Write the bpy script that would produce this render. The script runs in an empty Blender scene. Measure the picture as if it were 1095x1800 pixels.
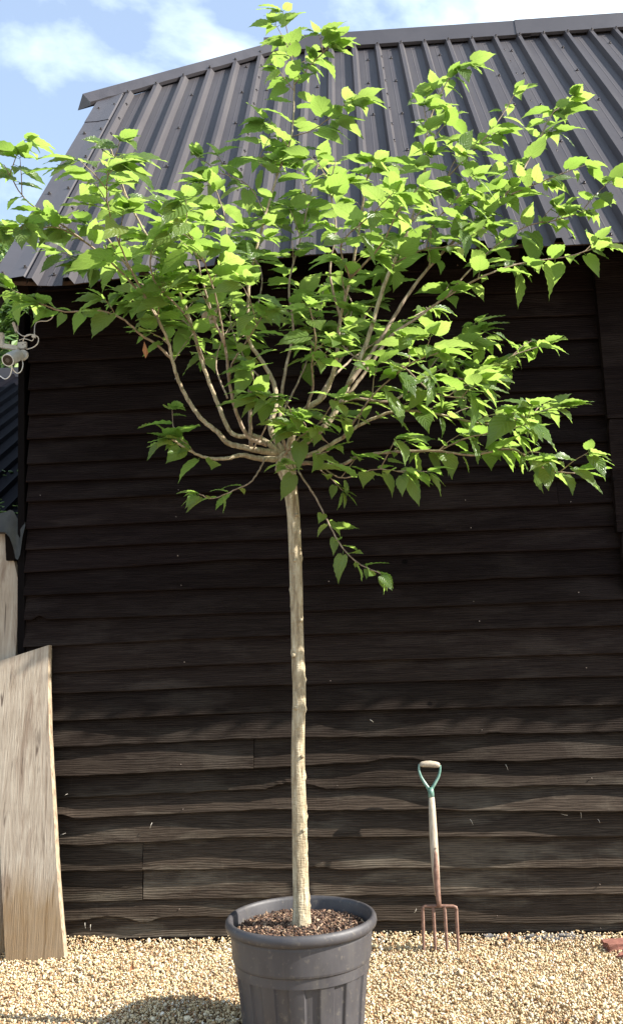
import bpy, math, random
import numpy as np
from mathutils import Vector, Matrix
from math import sin, cos, tan, pi, radians as rad, sqrt

sc = bpy.context.scene
COL = sc.collection
rng = random.Random(7)
NR = np.random.default_rng(11)

# ------------------------------------------------------------------ camera
CAM_H = 1.49
YAW, PITCH, ROLL, FPX = rad(3.11), rad(9.15), rad(-1.78), 1620.0
fwd = Vector((-sin(YAW)*cos(PITCH), cos(YAW)*cos(PITCH), sin(PITCH)))
rt0 = Vector((cos(YAW), sin(YAW), 0)); up0 = rt0.cross(fwd)
RT = rt0*cos(ROLL) + up0*sin(ROLL); UP = -rt0*sin(ROLL) + up0*cos(ROLL)
EYE = Vector((0, 0, CAM_H))
cd = bpy.data.cameras.new('camera'); cam = bpy.data.objects.new('camera', cd); COL.objects.link(cam)
m = Matrix((RT, UP, -fwd)).transposed().to_4x4(); m.translation = EYE
cam.matrix_world = m
cd.sensor_fit = 'VERTICAL'; cd.sensor_height = 36.0; cd.lens = 36.0*FPX/1800.0
cd.clip_start = 0.05; cd.clip_end = 500
sc.camera = cam

# ------------------------------------------------------------------ light
SUN = Vector((1.30, -0.215, 1.0)).normalized()          # towards the sun
sd = bpy.data.lights.new('sun', 'SUN'); sd.energy = 5.0; sd.angle = rad(0.53); sd.color = (1, 0.945, 0.86)
so = bpy.data.objects.new('sun', sd); COL.objects.link(so)
so.rotation_euler = SUN.to_track_quat('Z', 'Y').to_euler(); so.location = (6, -2, 9)
w = bpy.data.worlds.new('World'); sc.world = w; w.use_nodes = True
nt = w.node_tree; nt.nodes.clear()
def WN(t, **k):
    n = nt.nodes.new(t)
    for a, b in k.items(): setattr(n, a, b)
    return n
sky = WN('ShaderNodeTexSky', sky_type='NISHITA', sun_disc=False, sun_elevation=math.asin(SUN.z),
         sun_rotation=math.atan2(SUN.x, SUN.y), air_density=1.0, dust_density=0.8, ozone_density=1.6)
tc = WN('ShaderNodeTexCoord')
mp = WN('ShaderNodeMapping'); mp.inputs['Scale'].default_value = (1, 1, 1.7); mp.inputs['Location'].default_value = (0.42, 0.16, 0.10)
nz = WN('ShaderNodeTexNoise'); nz.inputs['Scale'].default_value = 3.1; nz.inputs['Detail'].default_value = 9; nz.inputs['Roughness'].default_value = 0.52
nz.inputs['Distortion'].default_value = 0.25
cr = WN('ShaderNodeValToRGB'); cr.color_ramp.elements[0].position = 0.48; cr.color_ramp.elements[1].position = 0.62
cr.color_ramp.elements[0].color = (0.19,)*3+(1,); cr.color_ramp.elements[1].color = (1, 1, 1, 1)
mx = WN('ShaderNodeMix', data_type='RGBA'); mx.inputs[7].default_value = (5.6, 6.5, 7.4, 1)
bg = WN('ShaderNodeBackground'); bg.inputs['Strength'].default_value = 0.10
wo = WN('ShaderNodeOutputWorld')
L = nt.links.new
L(tc.outputs['Generated'], mp.inputs['Vector']); L(mp.outputs[0], nz.inputs['Vector']); L(nz.outputs[0], cr.inputs[0])
L(cr.outputs[0], mx.inputs[0]); L(sky.outputs[0], mx.inputs[6]); L(mx.outputs[2], bg.inputs[0]); L(bg.outputs[0], wo.inputs[0])
vs = sc.view_settings; vs.view_transform = 'Standard'; vs.look = 'None'; vs.gamma = 1; vs.use_curve_mapping = False
vs.exposure = 1.5

# ------------------------------------------------------------------ helpers
def ray(px, py): return fwd + RT*((px-547.5)/FPX) + UP*((900-py)/FPX)
def at(px, py, Y):
    d = ray(px, py); return EYE + d*(Y/d.y)
def onground(px, py, z=0.0):
    d = ray(px, py); return EYE + d*((z-CAM_H)/d.z)
def setp(o, label=None, cat=None, group=None, kind=None):
    if label: o['label'] = label
    if cat: o['category'] = cat
    if group: o['group'] = group
    if kind: o['kind'] = kind
    return o
def thing(name, loc, label, cat, group=None):
    o = bpy.data.objects.new(name, None); o.location = loc; o.empty_display_size = 0.1; COL.objects.link(o)
    return setp(o, label, cat, group)
WORLDLOC = {}
def wloc(o):
    v = Vector((0, 0, 0))
    while o is not None: v = v + o.location; o = o.parent
    return v
def mesh(name, V, F, mat, parent=None, smooth=False, loc=None, uv=None):
    """V in world space; the object's origin is put at loc (or its parent's origin)"""
    base = Vector(loc) if loc is not None else (wloc(parent) if parent else Vector((0, 0, 0)))
    me = bpy.data.meshes.new(name)
    A = np.asarray([tuple(v) for v in V], dtype=np.float64) - np.array(base)
    me.from_pydata(A.tolist(), [], F)
    if smooth: me.polygons.foreach_set('use_smooth', [True]*len(me.polygons))
    me.materials.append(mat)
    if uv is not None:
        l = me.uv_layers.new(name='uv'); idx = np.empty(len(me.loops), dtype=np.int32)
        me.loops.foreach_get('vertex_index', idx); l.data.foreach_set('uv', np.asarray(uv, dtype=np.float32)[idx].ravel())
    me.update()
    o = bpy.data.objects.new(name, me); COL.objects.link(o)
    if parent: o.parent = parent; o.location = base - wloc(parent)
    else: o.location = base
    return o
class MB:
    def __init__(s): s.V = []; s.F = []; s.UV = []
    def add(s, V, F):
        k = len(s.V); s.V += [tuple(v) for v in V]; s.F += [tuple(i+k for i in f) for f in F]; return s
    def box(s, c, sz, M=None, taper=1.0):
        c = Vector(c); V = []
        for z in (-.5, .5):
            t = taper if z > 0 else 1
            for x, y in ((-.5, -.5), (.5, -.5), (.5, .5), (-.5, .5)):
                p = Vector((x*sz[0]*t, y*sz[1]*t, z*sz[2])); V.append(c + (M @ p if M else p))
        return s.add(V, [(3, 2, 1, 0), (4, 5, 6, 7), (0, 1, 5, 4), (1, 2, 6, 5), (2, 3, 7, 6), (3, 0, 4, 7)])
    def hexa(s, P):   # 4 bottom + 4 top corner points
        return s.add(P, [(3, 2, 1, 0), (4, 5, 6, 7), (0, 1, 5, 4), (1, 2, 6, 5), (2, 3, 7, 6), (3, 0, 4, 7)])
    def tube(s, P, R, n=8, cap=True, squash=None):
        P = [Vector(p) for p in P]; N = len(P); V = []; F = []
        if not hasattr(R, '__len__'): R = [R]*N
        t0 = (P[1]-P[0]).normalized(); u = t0.orthogonal().normalized()
        for i in range(N):
            t = (P[min(i+1, N-1)]-P[max(i-1, 0)]).normalized()
            u = (u - t*u.dot(t)).normalized(); v = t.cross(u)
            for k in range(n):
                a = 2*pi*k/n; r = R[i] if not callable(R[i]) else R[i](a)
                V.append(P[i] + (u*cos(a) + v*sin(a))*r)
        for i in range(N-1):
            for k in range(n):
                k2 = (k+1) % n; F.append((i*n+k, i*n+k2, (i+1)*n+k2, (i+1)*n+k))
        if cap: F.append(tuple(range(n-1, -1, -1))); F.append(tuple((N-1)*n+k for k in range(n)))
        return s.add(V, F)
    def obj(s, name, mat, parent=None, smooth=False, loc=None): return mesh(name, s.V, s.F, mat, parent, smooth, loc)
def catmull(P, n=6):
    P = [Vector(p) for p in P]; Q = [P[0]*2-P[1]] + P + [P[-1]*2-P[-2]]; out = []
    for i in range(1, len(Q)-2):
        a, b, c, d = Q[i-1:i+3]
        for k in range(n):
            t = k/n
            out.append(0.5*((2*b) + (c-a)*t + (2*a-5*b+4*c-d)*t*t + (-a+3*b-3*c+d)*t**3))
    return out + [P[-1]]
def wob(seed, terms=4, lo=0.6, hi=5.0):
    r = random.Random(seed); T = [(r.uniform(lo, hi), r.uniform(0, 7), r.uniform(.4, 1)) for _ in range(terms)]
    n = sum(t[2] for t in T)
    return lambda x: sum(a*sin(f*x+p) for f, p, a in T)/n

# ------------------------------------------------------------------ materials
def lin(r, g, b): return tuple((c/255/12.92 if c/255 <= .04045 else ((c/255+.055)/1.055)**2.4) for c in (r, g, b))+(1,)
class Mat:
    def __init__(s, name):
        s.m = bpy.data.materials.new(name); s.m.use_nodes = True; s.t = s.m.node_tree
        s.b = s.t.nodes['Principled BSDF']; s.out = s.t.nodes['Material Output']
        s.tc = s.N('ShaderNodeTexCoord')
    def N(s, t, **k):
        n = s.t.nodes.new(t)
        for a, b in k.items(): setattr(n, a, b)
        return n
    def L(s, a, b): s.t.links.new(a, b)
    def set(s, **k):
        for a, v in k.items(): s.b.inputs[a.replace('_', ' ')].default_value = v
        return s
    def map(s, scale=(1, 1, 1), rot=(0, 0, 0), src='Object', rnd=False):
        mp = s.N('ShaderNodeMapping'); mp.inputs['Scale'].default_value = scale; mp.inputs['Rotation'].default_value = rot
        if rnd:
            oi = s.N('ShaderNodeObjectInfo'); va = s.N('ShaderNodeVectorMath', operation='SCALE'); va.inputs[0].default_value = (37, 19, 53)
            s.L(oi.outputs['Random'], va.inputs['Scale']); ad = s.N('ShaderNodeVectorMath', operation='ADD')
            s.L(s.tc.outputs[src], ad.inputs[0]); s.L(va.outputs[0], ad.inputs[1]); s.L(ad.outputs[0], mp.inputs[0])
        else: s.L(s.tc.outputs[src], mp.inputs[0])
        return mp.outputs[0]
    def noise(s, vec, scale=5, detail=5, rough=.5, dist=0):
        n = s.N('ShaderNodeTexNoise'); n.inputs['Scale'].default_value = scale; n.inputs['Detail'].default_value = detail
        n.inputs['Roughness'].default_value = rough; n.inputs['Distortion'].default_value = dist
        if vec is not None: s.L(vec, n.inputs['Vector'])
        return n.outputs[0]
    def ramp(s, fac, stops):
        r = s.N('ShaderNodeValToRGB'); e = r.color_ramp.elements
        while len(e) < len(stops): e.new(.5)
        for i, (p, c) in enumerate(stops): e[i].position = p; e[i].color = c if len(c) == 4 else tuple(c)+(1,)
        s.L(fac, r.inputs[0]); return r.outputs[0]
    def mix(s, fac, a, b, mode='MIX'):
        n = s.N('ShaderNodeMix', data_type='RGBA', blend_type=mode)
        for i, v in ((0, fac), (6, a), (7, b)):
            if hasattr(v, 'links'): s.L(v, n.inputs[i])
            else: n.inputs[i].default_value = v
        return n.outputs[2]
    def math(s, op, a, b=0.0, clamp=False):
        n = s.N('ShaderNodeMath', operation=op, use_clamp=clamp)
        for i, v in ((0, a), (1, b)):
            if hasattr(v, 'links'): s.L(v, n.inputs[i])
            else: n.inputs[i].default_value = v
        return n.outputs[0]
    def color(s, c): s.L(c, s.b.inputs['Base Color']); return s
    def bump(s, h, strength=.3, dist=.01):
        n = s.N('ShaderNodeBump'); n.inputs['Strength'].default_value = strength; n.inputs['Distance'].default_value = dist
        s.L(h, n.inputs['Height']); s.L(n.outputs[0], s.b.inputs['Normal']); return s

def G(v): return (v, v, v, 1)
def board_mat(name, dark, light, weath, dark2, light2, weath_sunlit):
    M = Mat(name)
    g = M.noise(M.map((1.1, 6, 22), rnd=True), 3.0, 8, .62, 1.2)          # long grain
    f = M.noise(M.map((3, 30, 160), rnd=True), 2.5, 4, .6)               # fine fibres
    saw = M.noise(M.map((60, 5, 5.0), rnd=True), 1.0, 3, .6, .4)         # saw marks
    blot = M.noise(M.map((1.4, 2, 6), rnd=True), 1.3, 5, .6)
    swirl = M.N('ShaderNodeTexWave', wave_type='BANDS', bands_direction='Z'); swirl.inputs['Scale'].default_value = 26
    swirl.inputs['Distortion'].default_value = 9; swirl.inputs['Detail'].default_value = 3; swirl.inputs['Detail Scale'].default_value = .5
    M.L(M.map((.28, 1, 1.0), rnd=True), swirl.inputs['Vector'])
    sep = M.N('ShaderNodeSeparateXYZ'); M.L(M.tc.outputs['Object'], sep.inputs[0])
    zz = M.math('ADD', sep.outputs[2], M.math('MULTIPLY', M.math('SUBTRACT', blot, .5), .9))
    low = M.ramp(M.math('MULTIPLY', zz, .5), [(.22, G(1)), (.62, G(.30)), (.98, G(0))])  # lower boards paler: weathering, plus sunlit slivers brightened in the colour
    kn = M.N('ShaderNodeTexVoronoi'); kn.inputs['Scale'].default_value = 1.9; M.L(M.map((1, .01, 1.35), rnd=True), kn.inputs['Vector'])
    c = M.mix(M.ramp(g, [(.28, G(0)), (.72, G(1))]), M.mix(low, dark, dark2), M.mix(low, light, light2))
    w_ = M.mix(low, weath, weath_sunlit)
    c = M.mix(M.ramp(blot, [(.50, G(0)), (.66, G(.75))]), c, w_)
    c = M.mix(M.math('MULTIPLY', M.ramp(M.math('MULTIPLY', saw, M.math('ADD', blot, .45)), [(.56, G(0)), (.8, G(1))]), .22), c, w_)
    c = M.mix(M.ramp(f, [(.33, G(.65)), (.5, G(0))]), c, tuple(v*.4 for v in dark[:3])+(1,))
    c = M.mix(M.ramp(swirl.outputs['Fac'], [(.0, G(.4)), (.25, G(0))]), c, tuple(v*.5 for v in dark[:3])+(1,))
    c = M.mix(M.ramp(kn.outputs['Distance'], [(.025, G(.9)), (.045, G(0))]), c, tuple(v*.35 for v in dark[:3])+(1,))
    oi = M.N('ShaderNodeObjectInfo'); hs = M.N('ShaderNodeHueSaturation')
    mr = M.N('ShaderNodeMapRange'); mr.inputs[3].default_value = .72; mr.inputs[4].default_value = 1.3
    M.L(oi.outputs['Random'], mr.inputs[0]); M.L(mr.outputs[0], hs.inputs['Value']); M.L(c, hs.inputs['Color'])
    M.color(hs.outputs[0]); M.set(Roughness=.75); M.b.inputs['Specular IOR Level'].default_value = .05
    h = M.math('ADD', M.math('MULTIPLY', g, 1.4), M.math('ADD', M.math('MULTIPLY', f, .5), M.math('MULTIPLY', saw, .15)))
    h = M.math('ADD', h, M.math('MULTIPLY', swirl.outputs['Fac'], .5))
    M.bump(h, .6, .005)
    return M.m
M_board = M_boardlow = board_mat('black_stained_board', (.0060, .0036, .0036, 1), (.0165, .0110, .0105, 1), (.0250, .0185, .0170, 1), (.026, .0185, .0135, 1), (.066, .051, .038, 1), (.130, .108, .081, 1))
M_black = Mat('black_timber').set(Base_Color=(.0035, .0025, .0025, 1), Roughness=.8); M_black.b.inputs['Specular IOR Level'].default_value = .06; M_black = M_black.m
M_soffit = Mat('dark_soffit').set(Base_Color=(.006, .004, .003, 1), Roughness=.9); M_soffit.b.inputs['Specular IOR Level'].default_value = .05; M_soffit = M_soffit.m

def metal_roof():
    M = Mat('brown_grey_roof_paint')
    n = M.noise(M.map((1, .6, .6)), 1.7, 6, .6); st = M.noise(M.map((45, 1.1, 1.1)), 1, 4, .6)
    c = M.ramp(n, [(.3, (.038, .034, .038)), (.7, (.052, .047, .050))])
    c = M.mix(M.ramp(st, [(.5, G(0)), (.75, G(.35))]), c, (.075, .070, .069, 1))
    M.color(c).set(Roughness=.5); M.b.inputs['Specular IOR Level'].default_value = .22
    M.L(M.ramp(st, [(.3, G(.48)), (.8, G(.65))]), M.b.inputs['Roughness']); M.bump(n, .12, .01); return M.m
M_roof = metal_roof()
M_cap = Mat('flashing_paint'); _n = M_cap.noise(M_cap.map(), 3, 6, .6)
M_cap.color(M_cap.ramp(_n, [(.3, (.038, .034, .039)), (.7, (.052, .047, .052))])).set(Roughness=.45).bump(_n, .1, .01); M_cap = M_cap.m
M_screw = Mat('screw_metal').set(Base_Color=(.10, .09, .09, 1), Roughness=.35, Metallic=.6).m

def pale_slab(name, a, b, warm):
    M = Mat(name)
    g = M.noise(M.map((16, 8, 1.3)), 1.4, 8, .62, 2.2); st = M.noise(M.map((9, 3, 1.4)), 1.1, 7, .62, 1.2)
    cross = M.noise(M.map((2.5, 1.5, 14)), 1.2, 3, .5); cr = M.noise(M.map((38, 10, 2.4)), 1.2, 3, .5, .6)
    c = M.ramp(g, [(.3, a), (.7, b)])
    c = M.mix(M.ramp(st, [(.50, G(0)), (.62, G(.75))]), c, (.17, .115, .08, 1))
    c = M.mix(M.ramp(cr, [(.655, G(0)), (.70, G(.85))]), c, (.06, .04, .03, 1))
    sep = M.N('ShaderNodeSeparateXYZ'); M.L(M.tc.outputs['Object'], sep.inputs[0])
    wv = M.math('ADD', sep.outputs[2], M.math('MULTIPLY', M.noise(M.map((9, 3, 1.5)), 1, 4, .5), .5))
    c = M.mix(M.ramp(wv, [(.50, G(.75)), (.70, G(0))]), c, warm)        # damp stained foot
    c = M.mix(M.ramp(cross, [(.4, G(.12)), (.6, G(0))]), c, (.2, .16, .12, 1))
    M.color(c).set(Roughness=.75); M.b.inputs['Specular IOR Level'].default_value = .25
    fine = M.noise(M.map((120, 20, 5)), 1.5, 4, .6, .3); lines = M.noise(M.map((40, 9, .7)), 1.2, 3, .5, .4)
    c = M.mix(M.ramp(fine, [(.34, G(.28)), (.46, G(0))]), c, (.15, .11, .075, 1))
    c = M.mix(M.ramp(lines, [(.63, G(0)), (.68, G(.5))]), c, (.13, .09, .06, 1)); M.color(c)
    M.bump(M.math('ADD', M.math('ADD', g, fine), M.math('MULTIPLY', cross, .3)), .5, .004); return M.m
M_slab = pale_slab('pale_sawn_slab', (.27, .215, .16), (.43, .37, .295), (.20, .125, .055, 1))
M_bark_edge = Mat('live_edge'); _n = M_bark_edge.noise(M_bark_edge.map((20, 20, 6)), 3, 5, .6)
M_bark_edge.color(M_bark_edge.ramp(_n, [(.3, (.12, .08, .05)), (.7, (.42, .33, .22))])).set(Roughness=.8).bump(_n, .6, .006); M_bark_edge = M_bark_edge.m

def bark():
    M = Mat('trunk_bark')
    a = M.noise(M.map((40, 40, 7)), 1.6, 7, .6, .6); b = M.noise(M.map((5, 5, 3)), 2, 5, .6); d = M.noise(M.map((90, 90, 22)), 1.5, 4, .6)
    c = M.ramp(a, [(.3, (.17, .125, .075)), (.5, (.35, .29, .19)), (.7, (.52, .46, .33))])
    c = M.mix(M.ramp(b, [(.45, G(0)), (.7, G(.55))]), c, (.22, .175, .11, 1))
    c = M.mix(M.ramp(d, [(.62, G(0)), (.72, G(.5))]), c, (.13, .095, .06, 1))
    M.color(c).set(Roughness=.8); M.b.inputs['Specular IOR Level'].default_value = .2
    le = M.noise(M.map((26, 26, 120)), 1.3, 3, .5); c2 = M.mix(M.ramp(le, [(.66, G(0)), (.72, G(.6))]), c, (.12, .085, .05, 1)); M.color(c2)
    M.bump(M.math('ADD', M.math('MULTIPLY', le, .5), M.math('ADD', a, M.math('MULTIPLY', d, .6))), 1.0, .009); return M.m
M_bark = bark()
def twig():
    M = Mat('branch_bark'); a = M.noise(M.map((30, 30, 18)), 1.7, 5, .6)
    M.color(M.ramp(a, [(.3, (.13, .085, .055)), (.55, (.25, .185, .125)), (.75, (.40, .33, .24))])).set(Roughness=.7).bump(a, .5, .004)
    return M.m
M_twig = twig()
def leafmat():
    M = Mat('mulberry_leaf')
    uv = M.tc.outputs['UV']; sep = M.N('ShaderNodeSeparateXYZ'); M.L(uv, sep.inputs[0])
    u, s = sep.outputs[0], sep.outputs[1]
    ab = M.math('ABSOLUTE', s)
    ph = M.math('SUBTRACT', M.math('MULTIPLY', u, 7.0), M.math('MULTIPLY', ab, 2.6))
    fr = M.math('ABSOLUTE', M.math('SUBTRACT', M.math('FRACT', ph), .5))       # 0 at vein, .5 between
    vein = M.math('LESS_THAN', fr, .07); mid = M.math('LESS_THAN', ab, .045); vv = M.math('MAXIMUM', vein, mid)
    geo = M.N('ShaderNodeNewGeometry'); ri = geo.outputs['Random Per Island']
    oi = M.N('ShaderNodeObjectInfo'); rr = M.math('FRACT', M.math('ADD', ri, M.math('MULTIPLY', oi.outputs['Random'], 7.31)))
    n = M.noise(M.map((1, 1, 1)), 30, 3, .5)
    base = M.ramp(rr, [(0, (.075, .130, .032)), (.45, (.110, .178, .046)), (.93, (.140, .208, .060)), (.96, (.17, .20, .05)), (1, (.16, .17, .05))])
    base = M.mix(M.math('MULTIPLY', n, .35), base, (.06, .16, .02, 1))
    base = M.mix(M.math('MULTIPLY', vv, .45), base, (.26, .34, .13, 1))
    M.color(base).set(Roughness=.33); M.b.inputs['Specular IOR Level'].default_value = .42
    M.bump(M.math('ADD', M.math('MULTIPLY', fr, 2.2), M.math('MULTIPLY', n, .5)), .5, .006)
    tr = M.N('ShaderNodeBsdfTranslucent')
    tcol = M.mix(M.math('MULTIPLY', vv, .35), M.ramp(rr, [(0, (.24, .38, .06)), (1, (.37, .51, .11))]), (.14, .25, .03, 1))
    M.L(tcol, tr.inputs['Color'])
    ms = M.N('ShaderNodeMixShader'); ms.inputs[0].default_value = .58
    M.L(M.b.outputs[0], ms.inputs[1]); M.L(tr.outputs[0], ms.inputs[2]); M.L(ms.outputs[0], M.out.inputs[0])
    return M.m
M_leaf = leafmat()

def pebble_mat():
    M = Mat('flint_pebble'); geo = M.N('ShaderNodeNewGeometry'); ri = geo.outputs['Random Per Island']
    c = M.ramp(ri, [(0, (.54, .41, .23)), (.20, (.64, .52, .31)), (.40, (.38, .25, .115)), (.54, (.68, .60, .43)),
                    (.68, (.27, .135, .06)), (.80, (.54, .42, .25)), (.90, (.19, .14, .10)), (.95, (.72, .68, .58))])
    for e in c.node.color_ramp.elements: pass
    c.node.color_ramp.interpolation = 'CONSTANT'
    n = M.noise(M.map(), 160, 3, .6); c = M.mix(M.math('MULTIPLY', n, .35), c, (.36, .26, .14, 1))
    pat = M.noise(M.map(), 2.2, 4, .6); c = M.mix(M.ramp(pat, [(.48, G(0)), (.72, G(.45))]), c, (.30, .17, .08, 1))
    M.color(c).set(Roughness=.55); return M.m
M_peb = pebble_mat()
def ground_mat():
    M = Mat('gravel_bed'); v = M.N('ShaderNodeTexVoronoi'); v.inputs['Scale'].default_value = 85; M.L(M.map(), v.inputs['Vector'])
    bw = M.N('ShaderNodeSeparateColor'); M.L(v.outputs['Color'], bw.inputs[0])
    c = M.ramp(bw.outputs[0], [(0, (.09, .055, .03)), (.4, (.18, .12, .065)), (.8, (.32, .24, .14)), (1, (.45, .36, .24))])
    M.color(c).set(Roughness=.8).bump(v.outputs['Distance'], -.8, .01); return M.m
M_ground = ground_mat()
def plastic():
    M = Mat('grey_pot_plastic'); n = M.noise(M.map((1, 1, .5)), 9, 7, .65); d = M.noise(M.map((1, 1, 1)), 45, 5, .6); st = M.noise(M.map((22, 22, 2.2)), 1, 5, .6)
    c = M.ramp(n, [(.3, (.036, .034, .038)), (.7, (.062, .058, .060))])
    c = M.mix(M.ramp(st, [(.55, G(0)), (.8, G(.45))]), c, (.10, .09, .075, 1))
    c = M.mix(M.ramp(d, [(.58, G(0)), (.68, G(.55))]), c, (.13, .115, .095, 1))
    M.color(c); M.L(M.ramp(n, [(.3, G(.42)), (.7, G(.62))]), M.b.inputs['Roughness']); M.b.inputs['Specular IOR Level'].default_value = .45
    M.bump(d, .12, .003); return M.m
M_pot = plastic()
def simple(name, c, rough=.6, metal=0, noise=None, c2=None, bump=.2, scale=(1, 1, 1)):
    M = Mat(name); M.set(Roughness=rough, Metallic=metal)
    if noise:
        n = M.noise(M.map(scale), noise, 6, .6); M.color(M.ramp(n, [(.3, c), (.7, c2 or c)])).bump(n, bump, .003)
    else: M.set(Base_Color=tuple(c)+(1,))
    return M.m
M_white = simple('white_plastic', (.55, .55, .53), .45, 0, 30, (.68, .68, .66), .05)
M_glass = simple('dark_lens', (.010, .005, .004), .3)
M_cable = simple('white_cable', (.70, .69, .66), .5)
M_ash = simple('weathered_ash_handle', (.27, .21, .145), .6, 0, 2.0, (.45, .39, .31), .3, (60, 60, 4))
M_green = simple('green_enamel', (.010, .095, .062), .4, 0, 38, (.22, .33, .28), .2)
M_rust = simple('rusty_steel', (.12, .058, .038), .65, .15, 45, (.24, .14, .10), .3)
M_rivet = simple('rivet_steel', (.30, .24, .20), .45, .6)
M_brick = simple('red_brick', (.15, .05, .035), .85, 0, 30, (.24, .10, .07), .5)
M_grey = simple('grey_mortar_rubble', (.06, .056, .056), .9, 0, 20, (.15, .145, .145), .6)
M_lead = simple('grey_lead', (.018, .018, .017), .7, .0, 14, (.045, .045, .038), .3)
M_lroof = simple('dark_lean_to_sheet', (.002, .002, .004), .8, 0, 8, (.004, .004, .007), .2); M_lroof.node_tree.nodes['Principled BSDF'].inputs['Specular IOR Level'].default_value = .06
M_dry = simple('dry_leaf', (.30, .13, .05), .7)
M_brownwood = simple('brown_timber', (.10, .055, .03), .75, 0, 3, (.20, .12, .07), .4, (2, 30, 30))
M_rustbat = simple('old_eave_batten', (.010, .007, .005), .85, 0, 9, (.05, .022, .010), .4)
M_web = simple('straw', (.55, .5, .42), .8)
def chipm():
    M = Mat('bark_chips'); geo = M.N('ShaderNodeNewGeometry'); ri = geo.outputs['Random Per Island']
    c = M.ramp(ri, [(0, (.018, .009, .005)), (.3, (.045, .022, .012)), (.6, (.09, .042, .022)), (.8, (.18, .10, .058)), (.93, (.28, .19, .115)), (1, (.38, .29, .20))])
    M.color(c).set(Roughness=.75); return M.m
M_chip = chipm()
M_soil = simple('dark_soil', (.015, .010, .007), .95, 0, 60, (.04, .024, .015), .6)
def farleaf():
    M = Mat('far_foliage'); geo = M.N('ShaderNodeNewGeometry'); ri = geo.outputs['Random Per Island']
    M.color(M.ramp(ri, [(0, (.03, .075, .016)), (.6, (.10, .17, .04)), (1, (.20, .28, .08))])).set(Roughness=.5)
    tr = M.N('ShaderNodeBsdfTranslucent'); tr.inputs[0].default_value = (.13, .25, .03, 1)
    ms = M.N('ShaderNodeMixShader'); ms.inputs[0].default_value = .3
    M.L(M.b.outputs[0], ms.inputs[1]); M.L(tr.outputs[0], ms.inputs[2]); M.L(ms.outputs[0], M.out.inputs[0]); return M.m
M_far = farleaf()

# ------------------------------------------------------------------ ground
g = MB().add([(-80, -60, 0), (80, -60, 0), (80, 140, 0), (-80, 140, 0)], [(0, 1, 2, 3)]).obj('ground', M_ground)
setp(g, kind='structure')
def pebbles():
    t = (1+5**.5)/2
    iv = np.array([(-1, t, 0), (1, t, 0), (-1, -t, 0), (1, -t, 0), (0, -1, t), (0, 1, t), (0, -1, -t), (0, 1, -t), (t, 0, -1), (t, 0, 1), (-t, 0, -1), (-t, 0, 1)], float)
    iv /= np.linalg.norm(iv[0])
    fi = np.array([(0, 11, 5), (0, 5, 1), (0, 1, 7), (0, 7, 10), (0, 10, 11), (1, 5, 9), (5, 11, 4), (11, 10, 2), (10, 7, 6), (7, 1, 8), (3, 9, 4), (3, 4, 2), (3, 2, 6), (3, 6, 8), (3, 8, 9), (4, 9, 5), (2, 4, 11), (6, 2, 10), (8, 6, 7), (9, 8, 1)])
    n = 126000
    x = NR.uniform(-2.3, 2.5, n); y = NR.uniform(3.35, 5.19, n)
    keep = NR.uniform(size=n) < np.clip(1.0, 0, 1); x, y = x[keep], y[keep]; n = len(x)
    s = NR.lognormal(np.log(.0049), .32, n)
    big = NR.uniform(size=n) < .012; s[big] *= 1.7
    q = NR.normal(size=(n, 3, 3)); Q, _ = np.linalg.qr(q)
    ax = np.stack([s*NR.uniform(1.0, 1.45, n), s*NR.uniform(.75, 1.0, n), s*NR.uniform(.5, .8, n)], 1)
    vv = iv[None]*NR.uniform(.78, 1.18, (n, 12, 1))*ax[:, None, :]
    vv = np.einsum('nij,nvj->nvi', Q, vv)
    hump = .012*np.sin(x*3.1+1)*np.sin(y*4+.5)+.008*np.sin(x*7.3+y*5)
    z = NR.uniform(-.002, .026, n) + np.clip(hump, -.004, 1)
    z += np.clip(y-5.0, 0, 1)*.13
    vv += np.stack([x, y, z], 1)[:, None, :]
    V = vv.reshape(-1, 3); F = (fi[None]+(np.arange(n)*12)[:, None, None]).reshape(-1, 3)
    me = bpy.data.meshes.new('gravel'); me.vertices.add(len(V)); me.vertices.foreach_set('co', V.astype(np.float32).ravel())
    me.loops.add(len(F)*3); me.loops.foreach_set('vertex_index', F.astype(np.int32).ravel())
    me.polygons.add(len(F)); me.polygons.foreach_set('loop_start', np.arange(0, len(F)*3, 3, dtype=np.int32))
    me.polygons.foreach_set('use_smooth', np.ones(len(F), dtype=bool)); me.update(calc_edges=True)
    me.materials.append(M_peb); o = bpy.data.objects.new('gravel', me); COL.objects.link(o)
    setp(o, 'loose pale yellow and brown gravel in front of the black barn', 'gravel', kind='stuff')
pebbles()

# ------------------------------------------------------------------ barn
WY = 5.20                                     # wall plane
barn = thing('barn', (0, WY+.2, 0), 'black weatherboarded barn with half hipped brown metal roof', 'barn')
rows = [(595, 580, 567, 554), (637, 622, 610, 596), (685, 666, 657, 644), (730, 712, 700, 685), (772, 756, 745, 731),
        (816, 799, 789, 778), (848, 834, 825, 816), (882, 865.5, 855.5, 842), (930, 911, 901, 885), (966, 951, 943, 925),
        (1006, 984.5, 978, 965), (1047, 1033, 1028, 1011), (1090, 1079, 1071, 1056), (1137, 1121, 1113, 1101),
        (1185, 1168, 1161, 1150), (1221, 1206.5, 1200.5, 1189.5), (1270, 1254, 1248, 1240), (1315, 1300, 1294.5, 1287),
        (1366, 1351, 1340, 1334), (1405, 1389, 1384, 1379), (1441, 1425.6, 1423, 1423.5), (1488, 1472, 1470, 1469),
        (1533, 1528, 1528, 1524), (1588, 1580, 1576, 1572.5), (1622, 1613, 1620, 1626), (1656, 1652, 1649, 1645.5)]
xs4 = (60, 400, 640, 1040)
def row_fn(r):
    P = [at(x, y, WY-.03) for x, y in zip(xs4, r)]
    X = [p.x for p in P]; Z = [p.z for p in P]
    return X, Z
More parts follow.
